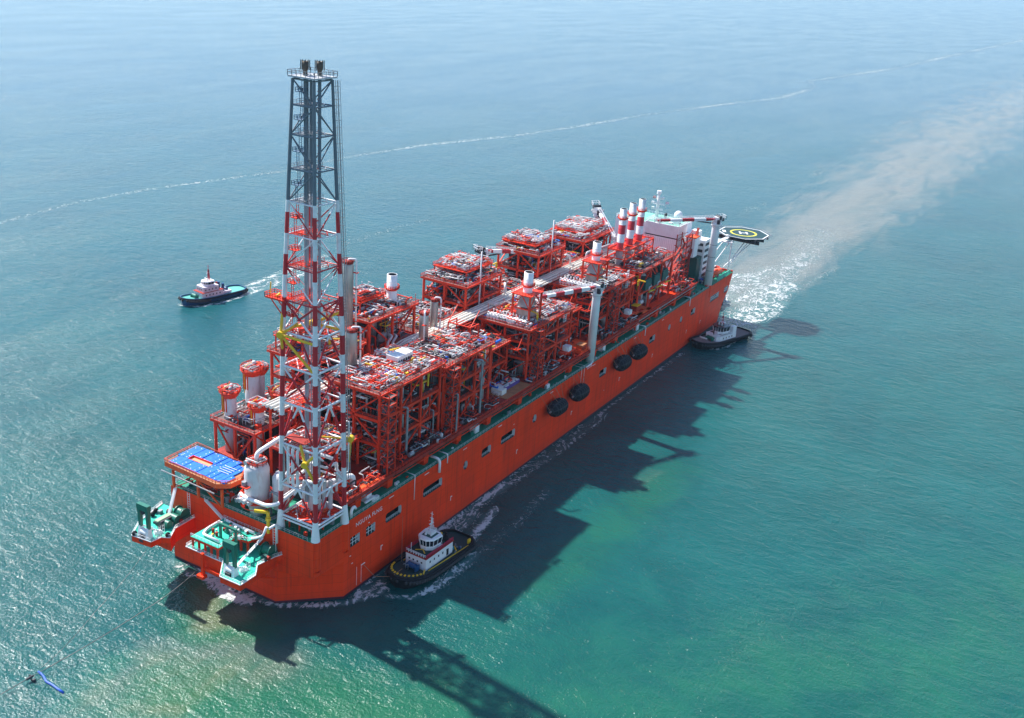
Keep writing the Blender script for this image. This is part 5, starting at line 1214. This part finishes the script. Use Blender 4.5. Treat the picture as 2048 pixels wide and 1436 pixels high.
def sea_mat():
    m = bpy.data.materials.new('sea_water'); m.use_nodes = True; nt = m.node_tree; N = nt.nodes; L = nt.links; b = N['Principled BSDF']
    tc = N.new('ShaderNodeTexCoord')
    def nz(scale, det=3, rough=.5, dist_=0, st=(1,1,1), rot=0, typ='FBM'):
        mp = N.new('ShaderNodeMapping'); mp.inputs['Scale'].default_value = st; mp.inputs['Rotation'].default_value = (0,0,rot); L.new(tc.outputs['Object'], mp.inputs[0])
        n = N.new('ShaderNodeTexNoise'); n.inputs['Scale'].default_value = scale; n.inputs['Detail'].default_value = det; n.inputs['Roughness'].default_value = rough; n.inputs['Distortion'].default_value = dist_
        L.new(mp.outputs[0], n.inputs['Vector']); return n.outputs[0]
    def M(op, a, b_=None, c=None):
        n = N.new('ShaderNodeMath'); n.operation = op
        for i, v in enumerate((a,b_,c)):
            if v is None: continue
            if isinstance(v,(int,float)): n.inputs[i].default_value = v
            else: L.new(v, n.inputs[i])
        return n.outputs[0]
    def MR(v, a, b_, c, d, sm=False):
        n = N.new('ShaderNodeMapRange'); n.interpolation_type = 'SMOOTHSTEP' if sm else 'LINEAR'
        L.new(v, n.inputs[0])
        for i, k in enumerate((a,b_,c,d)):
            if isinstance(k,(int,float)): n.inputs[i+1].default_value = k
            else: L.new(k, n.inputs[i+1])
        return n.outputs[0]
    def MIX(f, a, b_):
        n = N.new('ShaderNodeMix'); n.data_type = 'RGBA'
        L.new(f, n.inputs[0]) if not isinstance(f,(int,float)) else setattr(n.inputs[0],'default_value',f)
        for i, v in ((6,a),(7,b_)):
            if isinstance(v, tuple): n.inputs[i].default_value = (*v,1)
            else: L.new(v, n.inputs[i])
        return n.outputs[2]
    def AT(n_): n = N.new('ShaderNodeAttribute'); n.attribute_name = n_; return n.outputs['Fac']
    big = nz(.012,4,.55); mid = nz(.05,4,.6,.6)
    col = MIX(MR(big,.35,.65,0,1), (.003,.064,.062), (.005,.084,.078))
    col = MIX(M('MULTIPLY', MR(mid,.4,.75,0,.32), 1), col, (.008,.118,.118))
    col = MIX(M('MULTIPLY', AT('sky_tint'), .85), col, (.022,.098,.165))  # pale blue of reflected sky and haze put into the far base colour
    g = MR(M('ADD', AT('green'), M('MULTIPLY', M('SUBTRACT', mid, .5), .9)), .15, 1.25, 0, 1, True)
    col = MIX(g, col, (.016,.118,.058))
    s = MR(M('ADD', AT('silt'), M('MULTIPLY', M('SUBTRACT', nz(.035,5,.6,1.0,(.35,1.4,1)), .5), 1.2)), .22, 1.0, 0, .74, True)
    col = MIX(s, col, MIX(g, (.215,.205,.180), (.120,.140,.062)))
    # foam: ridged filaments gated by the mask
    def ridge(scale, d, st=(1,1,1)):
        v = nz(scale, 4, .55, d, st); return M('SUBTRACT', 1, M('MULTIPLY', M('ABSOLUTE', M('SUBTRACT', v, .5)), 11))
    r1 = ridge(.075, 2.2, (.8,1.3,1)); r2 = ridge(.26, 1.6); fine = nz(1.6, 4, .7, .5)
    rr = M('ADD', M('ADD', M('MULTIPLY', M('MAXIMUM', r1, 0), .5), M('MULTIPLY', M('MAXIMUM', r2, 0), .38)), M('MULTIPLY', fine, .35))
    fm = AT('foam')
    th = M('SUBTRACT', 1.15, M('MULTIPLY', fm, 1.05))
    fo = MR(rr, th, M('ADD', th, .32), 0, 1, True); fo = M('MULTIPLY', fo, MR(fm, .08, .35, 0, 1, True))
    # soft aerated water around the foam
    col = MIX(M('MULTIPLY', MR(fm,.25,1.0,0,.55,True), 1), col, (.16,.30,.28))
    col = MIX(M('MULTIPLY', fo, .86), col, (.70,.72,.71))
    L.new(col, b.inputs['Base Color'])
    rgh = MR(nz(.009,3,.6,.5,(.4,1.5,1),R(12)), .35, .65, .165, .205); L.new(M('ADD', rgh, M('MULTIPLY', fo, .4)), b.inputs['Roughness']); b.inputs['IOR'].default_value = 1.33; b.inputs['Specular IOR Level'].default_value = .48;
    h1 = nz(.085,3,.55,.4,(1,.62,1),R(25)); h2 = nz(.30,3,.55,.5,(1,.55,1),R(-8)); h3 = nz(1.15,3,.6,.3); h4 = nz(.022,2,.5,0,(1,.5,1),R(10))
    H = M('ADD', M('ADD', M('MULTIPLY', h1, .6), M('MULTIPLY', h2, .62)), M('ADD', M('ADD', M('MULTIPLY', h3, .30), M('MULTIPLY', nz(2.8,2,.5), .05)), M('MULTIPLY', h4, .15)))
    patch = MR(nz(.018,3,.6,.8,(.5,1.3,1),R(18)), .3, .7, .72, 1.28)
    H = M('ADD', M('MULTIPLY', M('SUBTRACT', H, .86), patch), M('MULTIPLY', fo, .5))
    bp = N.new('ShaderNodeBump'); bp.inputs['Strength'].default_value = 1.0; bp.inputs['Distance'].default_value = 1.0; L.new(H, bp.inputs['Height']); L.new(bp.outputs[0], b.inputs['Normal'])
    return m
me.materials.append(sea_mat())

# ------------------------------------------------------------------ haze in the air
m = MB(); m.box(-9200,26800,-16800,26800,-7,206); hz_ = m.build('haze', []); hz_['kind'] = 'stuff'
hm = bpy.data.materials.new('haze_air'); hm.use_nodes = True; nt = hm.node_tree; nt.nodes.remove(nt.nodes['Principled BSDF'])
pv = nt.nodes.new('ShaderNodeVolumePrincipled'); pv.inputs['Color'].default_value = (.50,.76,1,1); pv.inputs['Density'].default_value = 3e-5; pv.inputs['Anisotropy'].default_value = .25
nt.links.new(pv.outputs[0], nt.nodes['Material Output'].inputs['Volume']); hz_.data.materials.append(hm)

# ------------------------------------------------------------------ light, sky, camera
AZ, EL = 84, 50
w = bpy.data.worlds.new('World'); scene.world = w; w.use_nodes = True; nt = w.node_tree
sk = nt.nodes.new('ShaderNodeTexSky'); sk.sky_type = 'NISHITA'; sk.sun_disc = False; sk.sun_elevation = R(EL); sk.sun_rotation = R(90-AZ); sk.air_density = 1.0; sk.dust_density = .08; sk.ozone_density = 3.0
nt.links.new(sk.outputs[0], nt.nodes['Background'].inputs[0]); nt.nodes['Background'].inputs[1].default_value = .125
sl_ = bpy.data.lights.new('sun','SUN'); sl_.energy = 5.0; sl_.angle = R(1.2); sl_.color = (1,.955,.90)
so = bpy.data.objects.new('sun', sl_); COL.objects.link(so)
dv_ = V((math.cos(R(EL))*math.cos(R(AZ)), math.cos(R(EL))*math.sin(R(AZ)), math.sin(R(EL)))); so.rotation_euler = dv_.to_track_quat('Z','Y').to_euler(); so.location = (0,0,300)

cam = bpy.data.cameras.new('camera'); co_ = bpy.data.objects.new('camera', cam); COL.objects.link(co_); scene.camera = co_
ya, pi_, ro = R(28.901), R(-21.47), R(4.26)
f = V((math.cos(pi_)*math.cos(ya), math.cos(pi_)*math.sin(ya), math.sin(pi_))); r = V((math.sin(ya),-math.cos(ya),0)); u = r.cross(f)
r2 = r*math.cos(ro)+u*math.sin(ro); u2 = -r*math.sin(ro)+u*math.cos(ro)
Mx = Matrix((( r2.x,u2.x,-f.x,-210.161),(r2.y,u2.y,-f.y,-179.358),(r2.z,u2.z,-f.z,198.436),(0,0,0,1))); co_.matrix_world = Mx
cam.sensor_width = 36; cam.lens = 36*2091.797/2048; cam.clip_start = 1; cam.clip_end = 60000
scene.view_settings.view_transform = 'Standard'; scene.view_settings.look = 'None'; scene.view_settings.exposure = 0.80; scene.view_settings.gamma = 1
scene.render.resolution_x = 1024; scene.render.resolution_y = 718
